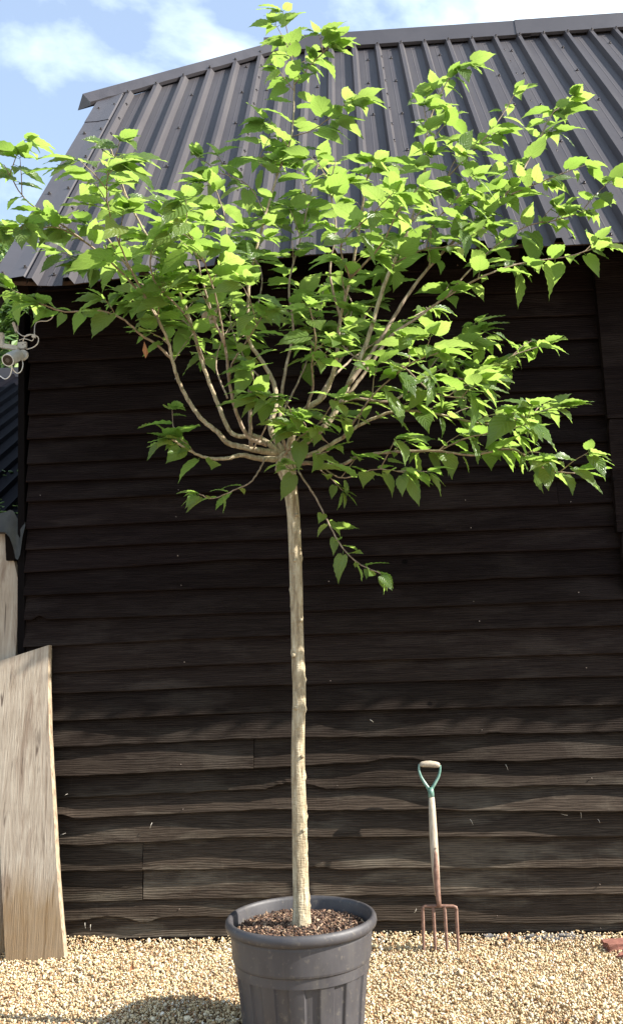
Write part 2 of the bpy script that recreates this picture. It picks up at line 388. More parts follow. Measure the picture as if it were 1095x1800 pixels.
RF = [row_fn(r) for r in rows]
top = RF[0]
extra = []
for k in range(1, 4): extra.insert(0, (top[0], [z+.150*k-.004*k*(i == 0) for i, z in enumerate(top[1])]))
RF = extra + RF; NE = len(extra)
NROW = len(RF)
XL = at(47, 1100, WY).x; XR = 3.4
prot_low = {25: .012, 24: .026, 23: .034, 22: .040, 21: .047, 20: .053, 19: .058, 18: .060, 17: .056, 16: .048}
def protr(i): return prot_low.get(i-NE, .040)
pw = [wob(100+i, 5, .8, 6) for i in range(NROW)]; zw = [wob(300+i, 5, 1.2, 9) for i in range(NROW)]; zf = [wob(500+i, 4, 25, 70) for i in range(NROW)]; zr = [wob(700+i, 5, 5, 22) for i in range(NROW)]
# local bites and bulges of the waney edges: row -> list of (px, dz, halfwidth px)
def pxX(px, i=20): return at(px, 1400, WY).x
bites = {20+NE: [], 19+NE: [(520, .032, 62), (590, -.006, 50), (330, -.004, 40)], 20+NE: [(110, .024, 32), (480, .008, 60), (760, .006, 60)], 18+NE: [(700, .018, 55), (1000, .010, 60)],
         24+NE: [(190, .018, 50), (255, -.014, 28), (330, .012, 60)], 12+NE: [(70, .022, 16)], 22+NE: [(555, .014, 40)], 23+NE: [], 21+NE: [(160, -.006, 40)], 25+NE: [(150, .006, 40)], 17+NE: [(870, .006, 30)], 11+NE: [(900, .006, 30)]}
def zb(i, X):
    xs, zs = RF[i]
    low = i-NE >= 17
    z = float(np.interp(X, xs, zs))
    if X < xs[0]: z = zs[0]+(zs[1]-zs[0])/(xs[1]-xs[0])*(X-xs[0])
    if X > xs[-1]: z = zs[-1]+(zs[-1]-zs[-2])/(xs[-1]-xs[-2])*(X-xs[-1])*.3
    z += zw[i](X)*(.0045 if low else .0022) + zf[i](X)*(.0012 if low else .0006)
    if low: z += .0035*max(0, zr[i](X))*(1+zr[i](X*2.3))+.0025*zr[i](X*1.7+2)
    for px, dz, hw in bites.get(i, ()):
        d = abs(X-pxX(px))/(hw/338)
        if d < 1: z += dz*(1-d*d)**1.5*(1+.25*zf[i](X*3))
    return z
# bulge per side, shaped to shade the right middle rows and light some left ones
RIGHT = {25: .8, 24: .6, 23: .85, 22: 1.15, 21: 1.35, 20: 1.5, 19: 1.35, 18: 1.1}
LEFT = {24: 1.0, 23: .7, 22: .75, 21: 1.1, 20: 1.25, 19: .7, 18: 1.0, 17: 1.15}
def pr(i, X):
    k = i-NE; a = min(1, max(0, (X-.25)/.5)); b = min(1, max(0, (-.35-X)/.6))
    m_ = 1+(RIGHT.get(k, 1)-1)*a+(LEFT.get(k, 1)-1)*b
    return max(.008, protr(i)*m_*(1+(.55 if k >= 16 else .3)*pw[i](X)))
def board(i, x0, x1, extra_out=0.0, name='weatherboard', edge=0.0, drop=0.0):
    n = max(4, int((x1-x0)/.022)); V = []; F = []
    for k in range(n+1):
        X = x0+(x1-x0)*k/n
        b = zb(i, X)-drop; t = (zb(i-1, X) if i > 0 else b+.16)+.035
        p = pr(i, X)+extra_out; cup = .0035*pw[i](X*1.7+5)
        mid = b+(t-b)*.45
        pt = -.002+extra_out*.5
        V += [(X, WY-pt, t), (X, WY-(pt+(p-pt)*.55+cup), mid), (X, WY-p, b+.004), (X, WY-p+.003, b), (X, WY-max(p-.020, .0)+.0, b+.001), (X, WY+.012, t)]
    for k in range(n):
        a, c = k*6, (k+1)*6
        for j in range(5): F.append((a+j, a+j+1, c+j+1, c+j))
        F.append((a+5, a, c, c+5))
    F.append((0, 5, 4, 3, 2, 1)); F.append(tuple(n*6+j for j in range(6)))
    o = mesh(name, V, F, M_boardlow if i-NE >= 17 else M_board, barn)
    return o
J1, J2 = at(448, 1330, WY).x, at(253, 1530, WY).x
for i in range(NROW):
    r = i-NE
    xr = XR
    if r == 18: board(i, XL, J1-.0015, .010); board(i, J1+.0015, xr)
    elif r in (22, 23): board(i, XL, J2-(.004 if r == 23 else .0015), .003); board(i, J2+.0015, xr)
    elif r == 24: board(i, XL, at(600, 1610, WY).x, .004); board(i, at(600, 1610, WY).x+.002, xr, 0)
    elif r == 8: board(i, XL, at(980, 900, WY).x-.001); board(i, at(980, 900, WY).x+.001, xr)
    else: board(i, XL-rng.uniform(0, .008), xr)
# body of the barn
zE = 3.55
MB().box(((XL+XR)/2, WY+.075, 1.8), (XR-XL-.02, .12, 3.6)).obj('wall_frame', M_black, barn)
MB().box(((XL+XR)/2, WY+.03, .0), (XR-XL-.04, .10, .10)).obj('plinth', M_soffit, barn)
c0, c1 = at(41, 600, WY), at(44, 1600, WY)
MB().hexa([(c1.x-.03, WY-.03, 0), (c1.x+.016, WY-.03, 0), (c1.x+.016, WY+.08, 0), (c1.x-.03, WY+.08, 0),
           (c0.x-.02, WY-.03, 3.62), (c0.x+.016, WY-.03, 3.62), (c0.x+.016, WY+.08, 3.62), (c0.x-.02, WY+.08, 3.62)]).obj('corner_post', M_black, barn)
# right hand trim boards
def plank(name, pts, y0, y1, mat, parent):
    V = [(p.x, y0, p.z) for p in pts] + [(p.x, y1, p.z) for p in pts]; n = len(pts)
    F = [tuple(range(n)), tuple(range(2*n-1, n-1, -1))] + [(i, i+n, (i+1) % n+n, (i+1) % n) for i in range(n)]
    F = [tuple(reversed(f)) for f in F]
    return mesh(name, V, F, mat, parent)
a = [at(*p, WY-.07) for p in ((1040, 440), (1049, 545), (1058, 640), (1066, 736), (1130, 736), (1100, 440))]
plank('trim_board', a, WY-.085, WY-.04, M_board, barn)
a = [at(*p, WY-.07) for p in ((1068, 752), (1072, 800), (1075, 838), (1078, 860), (1083, 935), (1150, 935), (1130, 737.5), (1070, 738))]
plank('trim_board', a, WY-.083, WY-.04, M_board, barn)
a = [at(*p, WY-.07) for p in ((1091, 950), (1098, 1040), (1150, 1040), (1150, 937), (1092, 937))]
plank('trim_board', a, WY-.080, WY-.035, M_board, barn)
# knot in the trim board
kc = at(1078, 842, WY-.086); MB().tube([kc+Vector((0, .002, 0)), kc+Vector((0, -.003, 0))], .009, 10).obj('knot', M_black, barn)
# nails, splinters
nb = MB()
for i in range(NROW):
    for X in (XL+.06, XL+.9, XL+1.75, XL+2.55, XL+3.1):
        if rng.random() < .38:
            X2 = X+rng.uniform(-.03, .03); z = zb(i, X2)+rng.uniform(.012, .05); y = WY-pr(i, X2)-.001
            r = rng.uniform(.0018, .0032); nb.tube([(X2, y+.008, z), (X2, y-.0015, z)], r, 6)
setp(nb.obj('nail_heads', M_rivet, barn), kind='stuff')
sp = MB()
for px, py, dx, dz in ((268, 1446, -.012, -.03), (405, 1630, .006, -.04), (418, 1638, .01, .03), (150, 1622, .004, -.03), (160, 1625, 0, -.03), (540, 1455, .0, -.02), (888, 1344, .012, -.03),
                       (826, 1440, .014, -.03), (997, 1433, -.035, .008), (1020, 1428, .0, -.03), (1050, 1440, .01, -.02), (107, 1468, .03, .012), (650, 1265, .02, -.015), (120, 1395, -.02, -.012), (728, 1604, .012, .02)):
    p = at(px, py, WY-.055); sp.tube([p, p+Vector((dx*.5, -.006, dz*.4)), p+Vector((dx, .0, dz))], [.0016, .0012, .0006], 4)
setp(sp.obj('splinters', M_web, barn), kind='stuff')

# ------------------------------------------------------------------ roof
RP = rad(50); vd = Vector((0, cos(RP), sin(RP))); nd = Vector((0, -sin(RP), cos(RP)))
EP = at(545, 447, WY-.50)                       # a point of the eave
def roofuv(px, py, off=0.0):
    d = ray(px, py); P0 = EP+nd*off; t = (P0-EYE).dot(nd)/d.dot(nd); p = EYE+d*t
    return p.x, (p-EP).dot(vd)
def RPt(u, v, wv=0.0): return Vector((u, EP.y, EP.z)) + vd*v + nd*wv
ridge_v = sum(roofuv(*p)[1] for p in ((620, 84), (925, 65), (1090, 56)))/3
hipA = roofuv(168, 187); hipB = roofuv(436, 106)
slope_h = (hipB[1]-hipA[1])/(hipB[0]-hipA[0])
hipTopU = hipA[0]+(ridge_v-hipA[1])/slope_h
vg = [roofuv(149, 223), roofuv(0, 483)]
def vergeU(v): return vg[1][0]+(vg[0][0]-vg[1][0])*(v-vg[1][1])/(vg[0][1]-vg[1][1])
VU = (vg[0][0]+vg[1][0])/2                      # verge runs straight up the slope
eavepts = [roofuv(*p) for p in ((-60, 499), (103, 503), (240, 486), (400, 463), (545, 448), (760, 440), (970, 433), (1075, 427), (1200, 424))]
def ev(u): return float(np.interp(u, [e[0] for e in eavepts], [e[1] for e in eavepts]))
def tv(u): return min(ridge_v, hipA[1]+slope_h*(u-hipA[0]))
PIT = .2; ph0 = roofuv(588, 92)[0]
k0 = math.floor((ph0-(VU+.17))/PIT); U0 = ph0-k0*PIT      # first rib's right foot
prof = [(-.064, 0), (-.050, .043), (-.022, .043), (0, 0), (.045, 0), (.050, .0016), (.056, 0), (.084, 0), (.090, .0016), (.095, 0), (.136, 0)]
def sheet(u_start, nrib, lap=0.0):
    V = []; F = []; cols = []
    for k in range(nrib):
        for j, (du, h) in enumerate(prof[:-1] if k < nrib-1 else prof):
            cols.append((u_start+k*PIT+du, h))
    rowsn = 5
    ww = wob(int(u_start*1000) % 977, 3, .5, 2)
    for (u, h) in cols:
        a = ev(u)+lap; b = tv(u)-.03
        if b < a+.05: b = a+.05
        for q in range(rowsn+1):
            v = a+(b-a)*q/rowsn; V.append(RPt(u, v, h+.0015*ww(u*3+v*2)+.002))
    n = rowsn+1
    for i in range(len(cols)-1):
        for q in range(rowsn): F.append((i*n+q, (i+1)*n+q, (i+1)*n+q+1, i*n+q+1))
    return mesh('roof_sheet', V, F, M_roof, barn)
u = U0; cnt = 0
screws = MB()
def screw(u, v, h):
    p = RPt(u, v, h); screws.tube([p, p+nd*.004], .013, 8); screws.tube([p+nd*.004, p+nd*.014], .0065, 6)
while u < 4.6:
    nr = 5; sheet(u, nr, rng.uniform(-.004, .004))
    for k in range(nr):
        uc = u+k*PIT
        for v in (ev(uc)+.10, .75, 1.45, 2.2, 2.95, 3.6, 4.2):
            if ev(uc)+.05 < v < tv(uc)-.15 and (k+int(v*3)) % 2 == 0: screw(uc+.067+rng.uniform(-.01, .01), v+rng.uniform(-.03, .03), .004)
        if tv(uc) > ev(uc)+.4: screw(uc-.033, tv(uc)-.10, .052)
    v = ev(u)+.3
    while v < tv(u)-.2: screw(u-.0105, v, .022); v += .33
    u += PIT*nr
setp(screws.obj('roof_screws', M_screw, barn), kind='stuff')
# verge flashing: two lapped lengths
vlap = roofuv(160, 222)[1]
fR = U0-.066
def strip(name, v0, v1, off, mat=M_cap, vA=None):
    V = []
    for u_, wv in ((VU-.012, -.16), (VU-.012, .0), (VU, .03), (fR-.10, .030), (fR-.012, .040), (fR+.006, .012)):
        vt0, vt1 = v0, min(v1, tv(u_)-.01) if v1 > 90 else v1
        V += [RPt(u_, vt0, wv+off), RPt(u_, vt1, wv+off)]
    F = [(2*i, 2*i+2, 2*i+3, 2*i+1) for i in range(5)]
    return mesh(name, V, F, mat, barn)
strip('verge_flashing', ev(VU)-.0, vlap+.05, 0); strip('verge_flashing', vlap, 99, .004)
vs_ = MB(); _s = screws; screws = vs_
for v in np.arange(ev(VU)+.06, hipA[1], .55): screw(VU+.05, v, .032); screw(fR-.03, v+.05, .038)
setp(vs_.obj('verge_screws', M_screw, barn), kind='stuff')
# hip face, back slope, gable (seen only from the side)
A = RPt(hipA[0]-.02, hipA[1], 0); A.x = VU; Bp = RPt(hipTopU, ridge_v, 0); yr = Bp.y
A2 = Vector((A.x, 2*yr-A.y, A.z)); E2 = Vector((VU, 2*yr-EP.y, EP.z))
XE = 4.6
mesh('hip_roof_face', [A, Bp, A2], [(0, 1, 2)], M_roof, barn)
mesh('back_roof_slope', [Vector((VU, 2*yr-EP.y, EP.z)), A2, Bp, Vector((XE, Bp.y, Bp.z)), Vector((XE, 2*yr-EP.y, EP.z))], [(4, 3, 2, 1, 0)], M_roof, barn)
gx = XL-.01
mesh('gable_wall', [(gx, WY+.1, 0), (gx, WY+.1, 3.7), (gx, A.y-.0, A.z-.1), (gx, A2.y, A2.z-.1), (gx, E2.y-.3, 3.7), (gx, E2.y-.3, 0)], [(0, 1, 2, 3, 4, 5)], M_black, barn)
mesh('end_wall', [(XR-.02, WY+.1, 0), (XR-.02, WY+.1, 3.7), (XR-.02, yr, Bp.z-.15), (XR-.02, E2.y-.3, 3.7), (XR-.02, E2.y-.3, 0)], [(4, 3, 2, 1, 0)], M_black, barn)
mesh('rear_wall', [(gx, E2.y-.3, 0), (XR, E2.y-.3, 0), (XR, E2.y-.3, 3.8), (gx, E2.y-.3, 3.8)], [(0, 1, 2, 3)], M_black, barn)
# caps
def cap(name, pa, pb, other_dir, width, parent=barn, segs=24, lipdown=.022, apex=.06):
    V = []; F = []
    wv_ = wob(len(name), 3, 3, 9); ax = (pb-pa).normalized()
    down = -(vd - ax*vd.dot(ax)).normalized() if abs(ax.dot(vd)) < .9 else -vd
    n = segs+1
    for i in range(n):
        p = pa.lerp(pb, i/segs); k = .0025*wv_(i*.7)
        V += [p+down*(width)+nd*(.040-lipdown), p+down*width+nd*(.044+k), p+nd*(.052+apex), p+other_dir*width*.8+nd*.02]
    for i in range(segs):
        for j in range(3): F.append((i*4+j, i*4+4+j, i*4+5+j, i*4+1+j))
    F.append((0, 1, 2, 3)); F.append((n*4-1, n*4-2, n*4-3, n*4-4))
    return mesh(name, V, F, M_cap, parent)
back = Vector((0, cos(RP), -sin(RP)))
r0 = RPt(hipTopU-.03, ridge_v+.10, 0); 
jx = roofuv(930, 66)[0]
cap('ridge_cap', r0, RPt(jx, ridge_v+.10, 0), back, .17); cap('ridge_cap', RPt(jx-.12, ridge_v+.10, .006), RPt(XE, ridge_v+.10, .006), back, .17)
hd = Vector((-.75, .45, -.5)).normalized()
hoff = .05
cap('hip_cap', RPt(*roofuv(150, 184)) , RPt(hipTopU+.04, ridge_v+hoff, 0), hd, .11, apex=.03)
# eaves: fascia batten, rafters, soffit
V = []; F = []; ue = np.linspace(VU+.05, 4.4, 50)
for uu in ue:
    e = ev(uu)
    V += [RPt(uu, e+.05, -.004), RPt(uu, e+.05, -.028), RPt(uu, e+.12, -.028), RPt(uu, e+.12, -.004)]
for i in range(49):
    for j in range(4): F.append((i*4+j, i*4+(j+1) % 4, i*4+4+(j+1) % 4, i*4+4+j))
mesh('eave_batten', V, F, M_rustbat, barn)
V = []
for uu in ue: V += [RPt(uu, ev(uu)+.13, -.052), RPt(uu, 1.2, -.052)]
mesh('soffit', V, [(2*i, 2*i+2, 2*i+3, 2*i+1) for i in range(49)], M_soffit, barn)
for uu in np.arange(XL+.12, 4.2, .45):
    MB().hexa([RPt(uu-.03, ev(uu)+.12, -.15), RPt(uu+.03, ev(uu)+.12, -.15), RPt(uu+.03, 1.3, -.15), RPt(uu-.03, 1.3, -.15),
               RPt(uu-.03, ev(uu)+.12, -.054), RPt(uu+.03, ev(uu)+.12, -.054), RPt(uu+.03, 1.3, -.054), RPt(uu-.03, 1.3, -.054)]).obj('rafter', M_soffit, barn)
# barge end timber under the verge
pe = at(4, 506, WY-.38)
MB().hexa([pe+Vector((-.30, -.07, -.22)), pe+Vector((-.18, -.07, -.22)), pe+Vector((-.18, .2, -.22)), pe+Vector((-.30, .2, -.22)),
           pe+Vector((-.07, -.07, .015)), pe+Vector((.045, -.07, .015)), pe+Vector((.045, .2, .28)), pe+Vector((-.07, .2, .28))]).obj('eave_bracket', M_brownwood, barn)
# small pale block hung under the eave behind the leaves
q = at(369, 558, WY-.10); MB().box(q, (.085, .06, .12)).obj('timber_block', M_ash, barn)

# ------------------------------------------------------------------ lean-to on the left
lt = thing('lean_to', at(-60, 1650, 5.6).xyz*1.0, 'low dark lean-to with ribbed roof at left of barn, below the camera', 'lean-to')
lt.location.z = 0
LP = rad(30); e0 = at(38, 925, 5.25); lvd = Vector((0, cos(LP), sin(LP))); lnd = Vector((0, -sin(LP), cos(LP)))
xr_ = e0.x+.045; xl_ = xr_-2.2
# length of the slope so that its top shows at y=645
best = min(np.arange(.5, 5, .02), key=lambda s_: abs((lambda P: 900-FPX*P.dot(UP)/P.dot(fwd))(e0+lvd*s_-EYE)-648))
V = []; F = []; cols = []
uu = xr_
while uu > xl_:
    cols += [(uu, 0), (uu-.05, 0), (uu-.062, .03), (uu-.085, .03), (uu-.097, 0)]; uu -= .15
for (c, h) in cols:
    for v in (0, float(best)): V.append(Vector((c, e0.y, e0.z))+lvd*v+lnd*h)
for i in range(len(cols)-1): F.append((2*i, 2*i+1, 2*i+3, 2*i+2))
mesh('roof_sheet', V, F, M_lroof, lt)
tp = Vector((xr_, e0.y, e0.z))+lvd*float(best)
MB().box((tp.x-1.05, tp.y, tp.z+.02), (2.2, .10, .11)).obj('top_flashing', M_cap, lt)
MB().box(((xl_+xr_)/2-.03, e0.y+.25, e0.z/2-.06), (xr_-xl_, .12, e0.z-.14)).obj('wall', M_black, lt)
MB().box(((xl_+xr_)/2-.03, e0.y+.02, e0.z-.10), (xr_-xl_-.02, .03, .16)).obj('fascia', M_brownwood, lt)
# moss and litter on its lower end
ml = MB()
for k in range(110):
    c = xr_-rng.random()**1.3*.5; v = rng.random()**1.5*1.6; p = Vector((c, e0.y, e0.z))+lvd*v+lnd*rng.uniform(.005, .035)
    ml.box(p, (rng.uniform(.01, .03), rng.uniform(.01, .03), .006), Matrix.Rotation(rng.uniform(0, 3), 3, 'Z') @ Matrix.Rotation(rng.uniform(-.5, .5), 3, 'X'))
setp(ml.obj('moss_litter', M_far, lt), kind='stuff')
# crumpled lead apron hanging over the eave
V = []; F = []; cw = wob(5, 4, 8, 30)
apr = [(-30, 905, 945), (0, 902, 935), (10, 900, 936), (18, 896, 945), (24, 898, 962), (28, 905, 982), (32, 912, 984), (36, 916, 975), (40, 912, 945), (45, 916, 924)]
for (px, ya, yb) in apr:
    for j in range(5):
        t = j/4; V.append(at(px, ya+(yb-ya)*t, 5.19-.05*t+.012*cw(px*.1+j)))
for i in range(len(apr)-1):
    for j in range(4): F.append((i*5+j, i*5+j+1, i*5+6+j, i*5+5+j))
mesh('lead_apron', V, F, M_lead, lt, smooth=True)
a = [at(*p, 5.2) for p in ((13, 940), (15, 986), (30, 986), (29, 938))]
plank('box_end', a, 5.17, 5.24, M_soffit, lt)

# ------------------------------------------------------------------ slabs of timber
def slab(name, Lp, Rp, ybot, ytop, thick, label, group):
    """Lp/Rp pixel edge points bottom to top; the slab leans back from ybot to ytop"""
    pyb, pyt = Lp[0][1], Lp[-1][1]
    def P(px, py):
        Y = ybot
        for _ in range(4): z = at(px, py, Y).z; Y = ybot+(ytop-ybot)*min(1, max(0, z/1.62))
        return at(px, py, Y)
    L_, R_ = [P(*p) for p in Lp], [P(*p) for p in Rp]
    L_ = catmull(L_, 6); R_ = catmull(R_, 6); n = min(len(L_), len(R_))
    base = Vector(((L_[0].x+R_[0].x)/2, ybot, 0)); root = thing(name, base, label, 'timber slab', group)
    V = []; F = []; wv = wob(41, 5, 20, 90)
    for i in range(n):
        a, b = L_[i].copy(), R_[i].copy(); a.x += .002*wv(a.z); b.x += .0025*wv(b.z*1.3+3)
        t = Vector((0, thick, 0))
        V += [a, a.lerp(b, .33), a.lerp(b, .66), b, b+t+Vector((.004, 0, 0)), a+t-Vector((.004, 0, 0))]
    F = []; E = []
    for i in range(n-1):
        for j in (0, 1, 2, 4): F.append((i*6+j, i*6+j+1, i*6+7+j, i*6+6+j))
    F.append((5, 4, 3, 2, 1, 0)); F.append(tuple((n-1)*6+j for j in range(6)))
    mesh('face', V, F, M_slab, root)
    for (a1, a2, nm) in ((3, 4, 'live_edge'), (5, 0, 'live_edge')):
        V2 = []; F2 = []
        for i in range(n):
            p, q_ = Vector(V[i*6+a1]), Vector(V[i*6+a2]); s_ = 1 if a1 == 3 else -1
            mid = p.lerp(q_, .5)+Vector((s_*(.006+.003*wv(p.z*3)), 0, 0)); V2 += [p, mid, q_]
        for i in range(n-1):
            for j in (0, 1): F2.append((i*3+j, i*3+j+1, i*3+4+j, i*3+3+j))
        mesh(nm, V2, F2, M_bark_edge, root)
    return root
yb = onground(60, 1697).y
slab('waney_slab', [(11, 1703), (7, 1620), (3, 1540), (0, 1460), (-7, 1300), (-13, 1166)], [(115, 1694), (106, 1600), (100, 1520), (95, 1430), (86, 1260), (86, 1134)],
     yb, WY-.08, .045, 'tall pale waney-edged slab leaning on the barn, stained orange at its foot', 'pale timber slabs')
slab('waney_slab', [(-125, 1680), (-110, 1500), (-95, 1300), (-90, 1140), (-85, 1040), (-80, 943)], [(8, 1676), (5, 1500), (24, 1240), (29, 1130), (34, 1030), (12, 938)],
     yb+.10, 5.20, .04, 'taller pale slab standing behind, its top under the lead apron', 'pale timber slabs')

# ------------------------------------------------------------------ security camera
sc0 = at(46, 606, WY-.06)
scam = thing('security_camera', sc0, 'white bullet security camera on a bracket at the left corner of the barn', 'security camera')
Yc = WY-.12
def cpt(px, py, dy=0): return at(px, py, Yc+dy)
b_ = MB(); 
p0, p1 = cpt(2, 607, -.02), cpt(33, 612, .03)
dx = (p1-p0)
b_.hexa([p0+Vector((0, -.012, -.014)), p1+Vector((0, -.012, -.014)), p1+Vector((0, .012, -.014)), p0+Vector((0, .012, -.014)),
         p0+Vector((0, -.012, .012)), p1+Vector((0, -.012, .012)), p1+Vector((0, .012, .012)), p0+Vector((0, .012, .012))])
b_.box(cpt(3, 597, -.02), (.028, .03, .075)); b_.box(cpt(40, 607.5, .05), (.052, .02, .040)); b_.obj('bracket', M_white, scam)
sb = MB()
for (x, y) in ((45, 603.5), (45, 611), (41, 606)): c = cpt(x, y, .039); sb.tube([c, c+Vector((0, -.003, 0))], .003, 6)
sb.obj('bracket_screws', M_screw, scam)
c = cpt(43, 625, .05); MB().tube([c, c+Vector((-.004, -.018, 0))], .031, 22).obj('mount_disc', M_white, scam)
f0, f1 = cpt(16, 632.5, -.10), cpt(35, 623, .02)
axd = (f0-f1).normalized()
MB().tube([f1, f1+axd*.02, f0+axd*.004, f0+axd*.012], [.027, .034, .037, .0365], 22).obj('housing', M_white, scam, smooth=False)
MB().tube([f0+axd*.012, f0+axd*.0135], [.031, .030], 22).obj('lens', M_glass, scam)
MB().tube([f0+axd*.0136, f0+axd*.0150], [.013, .012], 16).obj('lens_ring', M_screw, scam)
hood = f0+axd*.008
MB().tube([f0-axd*.06+Vector((0, 0, .034)), hood+axd*.012+Vector((0, 0, .034))], .010, 10).obj('hood', M_white, scam)
MB().tube([f1, cpt(43, 625, .045)], .012, 10).obj('joint', M_white, scam)
def cable(pts, r=.0032):
    MB().tube(catmull([cpt(*p) for p in pts], 8), r, 8).obj('cable', M_cable, scam)
cable([(37, 625, .02), (41, 640, -.02), (38, 652, -.03), (31, 656, -.03), (24, 650, -.05), (20.5, 640, -.09)])
cable([(21, 641, -.09), (21, 652, -.07), (17, 662, -.05), (9, 666, -.04), (0, 660, -.02), (-8, 655, -.02)])
cable([(48, 614, .05), (58, 611, .02), (66, 605, 0), (68.5, 597, 0), (67, 592, 0), (62, 589.5, 0), (52, 588, 0), (45, 591, .02), (41, 600, .035)])
cable([(31, 583, .02), (38, 589, .01), (46, 591, 0), (54, 588.5, 0)], .0026)
cable([(34, 598, .02), (42, 595.5, .02), (50, 597, .01), (57, 599, 0), (60, 595, 0)], .0024)
cable([(61.5, 588, 0), (61.5, 578, .02), (64, 568, .05), (72, 564.5, .06), (84, 564, .05), (92, 559, .05), (94, 552, .05), (90, 546, .05)])
MB().box(cpt(60.5, 591, -.004), (.022, .014, .018), Matrix.Rotation(.3, 3, 'Y')).obj('cable_clip', M_white, scam)
MB().box(cpt(27, 575, .03), (.016, .014, .060), Matrix.Rotation(-.35, 3, 'Y')).obj('cable_sleeve', M_cable, scam)

# ------------------------------------------------------------------ pot
RIMH = .47
pc = onground(529, 1607, RIMH); pc = Vector((pc.x, pc.y, 0))
pot = thing('plant_pot', pc, 'large ribbed grey plastic pot holding the standard tree on the gravel', 'plant pot')
R0 = .306
def lathe(prof_, nseg, fn=None):
    V = []; F = []; n = len(prof_)
    for k in range(nseg):
        a = 2*pi*k/nseg
        for j, (r, z) in enumerate(prof_):
            rr = r*(1+.004*sin(2*a+1)); 
            if fn: rr += fn(a, j, z)
            V.append((pc.x+rr*cos(a), pc.y+rr*sin(a), z+.004*sin(a+.6)*(z/RIMH)))
    for k in range(nseg):
        k2 = (k+1) % nseg
        for j in range(n-1): F.append((k*n+j, k2*n+j, k2*n+j+1, k*n+j+1))
    return V, F
V, F = lathe([(R0-.020, RIMH-.050), (R0-.012, RIMH-.046), (R0-.003, RIMH-.040), (R0+.001, RIMH-.026), (R0-.001, RIMH-.012), (R0-.007, RIMH-.003), (R0-.015, RIMH), (R0-.022, RIMH-.004), (R0-.026, RIMH-.014), (R0-.030, RIMH-.10), (R0-.036, RIMH-.20)], 120)
mesh('rim', V, F, M_pot, pot, smooth=True)
def trap(x):   # panel profile 0..1
    x = x % 1.0
    return 0 if x < .06 else (min(1, (x-.06)/.05) if x < .5 else max(0, 1-(x-.5)/.07))
NPAN = 14
def flute(a, j, z):
    if j < 5: return 0
    t = (RIMH-.165-z)/(RIMH-.165)
    return -.011*trap(a/(2*pi)*NPAN+.35)*min(1, max(0, (j-5)/1.0))
bp = [(R0-.021, RIMH-.049), (R0-.020, RIMH-.060), (R0-.026, RIMH-.150), (R0-.028, RIMH-.158), (R0-.032, RIMH-.161), (R0-.036, RIMH-.166), (R0-.040, RIMH-.20), (R0-.052, RIMH-.30), (R0-.066, .03), (R0-.067, 0)]
V, F = lathe(bp, 14*24, flute)
mesh('body', V, F, M_pot, pot, smooth=False)
# soil and chips
SZ = RIMH-.062
V = [(pc.x, pc.y, SZ+.01)]; F = []; n = 48
for ring in range(1, 7):
    for k in range(n):
        a = 2*pi*k/n; r = (R0-.034)*ring/6; V.append((pc.x+r*cos(a), pc.y+r*sin(a), SZ+.012*(1-ring/6)+.006*sin(a*5+ring)*(ring < 6)-.004*ring/6))
for k in range(n): F.append((0, 1+k, 1+(k+1) % n))
for ring in range(1, 6):
    b0 = 1+(ring-1)*n; b1 = 1+ring*n
    for k in range(n): F.append((b0+k, b1+k, b1+(k+1) % n, b0+(k+1) % n))
setp(mesh('potting_soil', V, F, M_soil, None, True, loc=(pc.x, pc.y, SZ)), 'dark potting soil inside the grey pot', 'soil', kind='stuff')
ch = MB()
for k in range(4200):
    r = (R0-.045)*sqrt(rng.random()); a = rng.uniform(0, 2*pi)
    sz = (rng.uniform(.005, .021), rng.uniform(.003, .009), rng.uniform(.002, .006))
    Mr = Matrix.Rotation(rng.uniform(0, 6.3), 3, 'Z') @ Matrix.Rotation(rng.uniform(-.9, .9), 3, 'Y') @ Matrix.Rotation(rng.uniform(-1, 1), 3, 'X')
    ch.box((pc.x+r*cos(a), pc.y+r*sin(a), SZ+.014*(1-r/R0)+rng.uniform(0, .016)), sz, Mr, rng.uniform(.4, 1))
setp(ch.obj('bark_mulch', M_chip, None, loc=(pc.x, pc.y, SZ)), 'chips of brown bark mulch in the grey pot round the trunk', 'mulch', kind='stuff')

# ------------------------------------------------------------------ tree
TY = pc.y
tb = at(530, 1622, TY); tree_base = Vector((tb.x, TY, SZ))
tree = thing('standard_tree', tree_base, 'tall clear-stemmed mulberry tree with a spreading green crown, planted in the pot', 'tree')
PX = 3.72/FPX                                    # metres per pixel near the tree
tp_ = [(530, 1640, 19), (529.5, 1612, 16.5), (529, 1580, 14.5), (527, 1500, 13.5), (526, 1420, 13.2), (524, 1360, 12.6), (524, 1290, 12), (526, 1220, 12), (524, 1160, 11.8), (523, 1110, 11.5), (522, 1060, 11.6), (520, 1000, 12), (518, 950, 12),
       (515, 900, 12.2), (511, 865, 13), (508, 846, 14.5), (504, 830, 18), (502, 817, 20), (503, 804, 17.5), (505, 795, 11)]
P3 = [at(x, y, TY) for x, y, r in tp_]; Rr = [r*PX for _, _, r in tp_]
Pc = catmull([Vector((p.x, p.y, p.z)) for p in P3], 10); Rc = [float(np.interp(i/10, range(len(Rr)), Rr)) for i in range(len(Pc))]
bumps = [(rng.uniform(.5, 2.2), rng.uniform(0, 6.3), rng.uniform(.0035, .008)) for _ in range(46)]
V = []; F = []; ns = 28
for i, (p, r) in enumerate(zip(Pc, Rc)):
    for k in range(ns):
        a = 2*pi*k/ns; rr = r*(1+.03*sin(3*a+i*.05)+.02*sin(7*a+i*.11))
        for (bz, ba, bs) in bumps:
            da = (a-ba+pi) % (2*pi)-pi; dz = (p.z-bz)
            if abs(dz) < .03 and abs(da) < .9: rr += bs*math.exp(-(dz/.010)**2-(da/.35)**2)
        V.append((p.x+rr*cos(a), p.y+rr*sin(a), p.z))
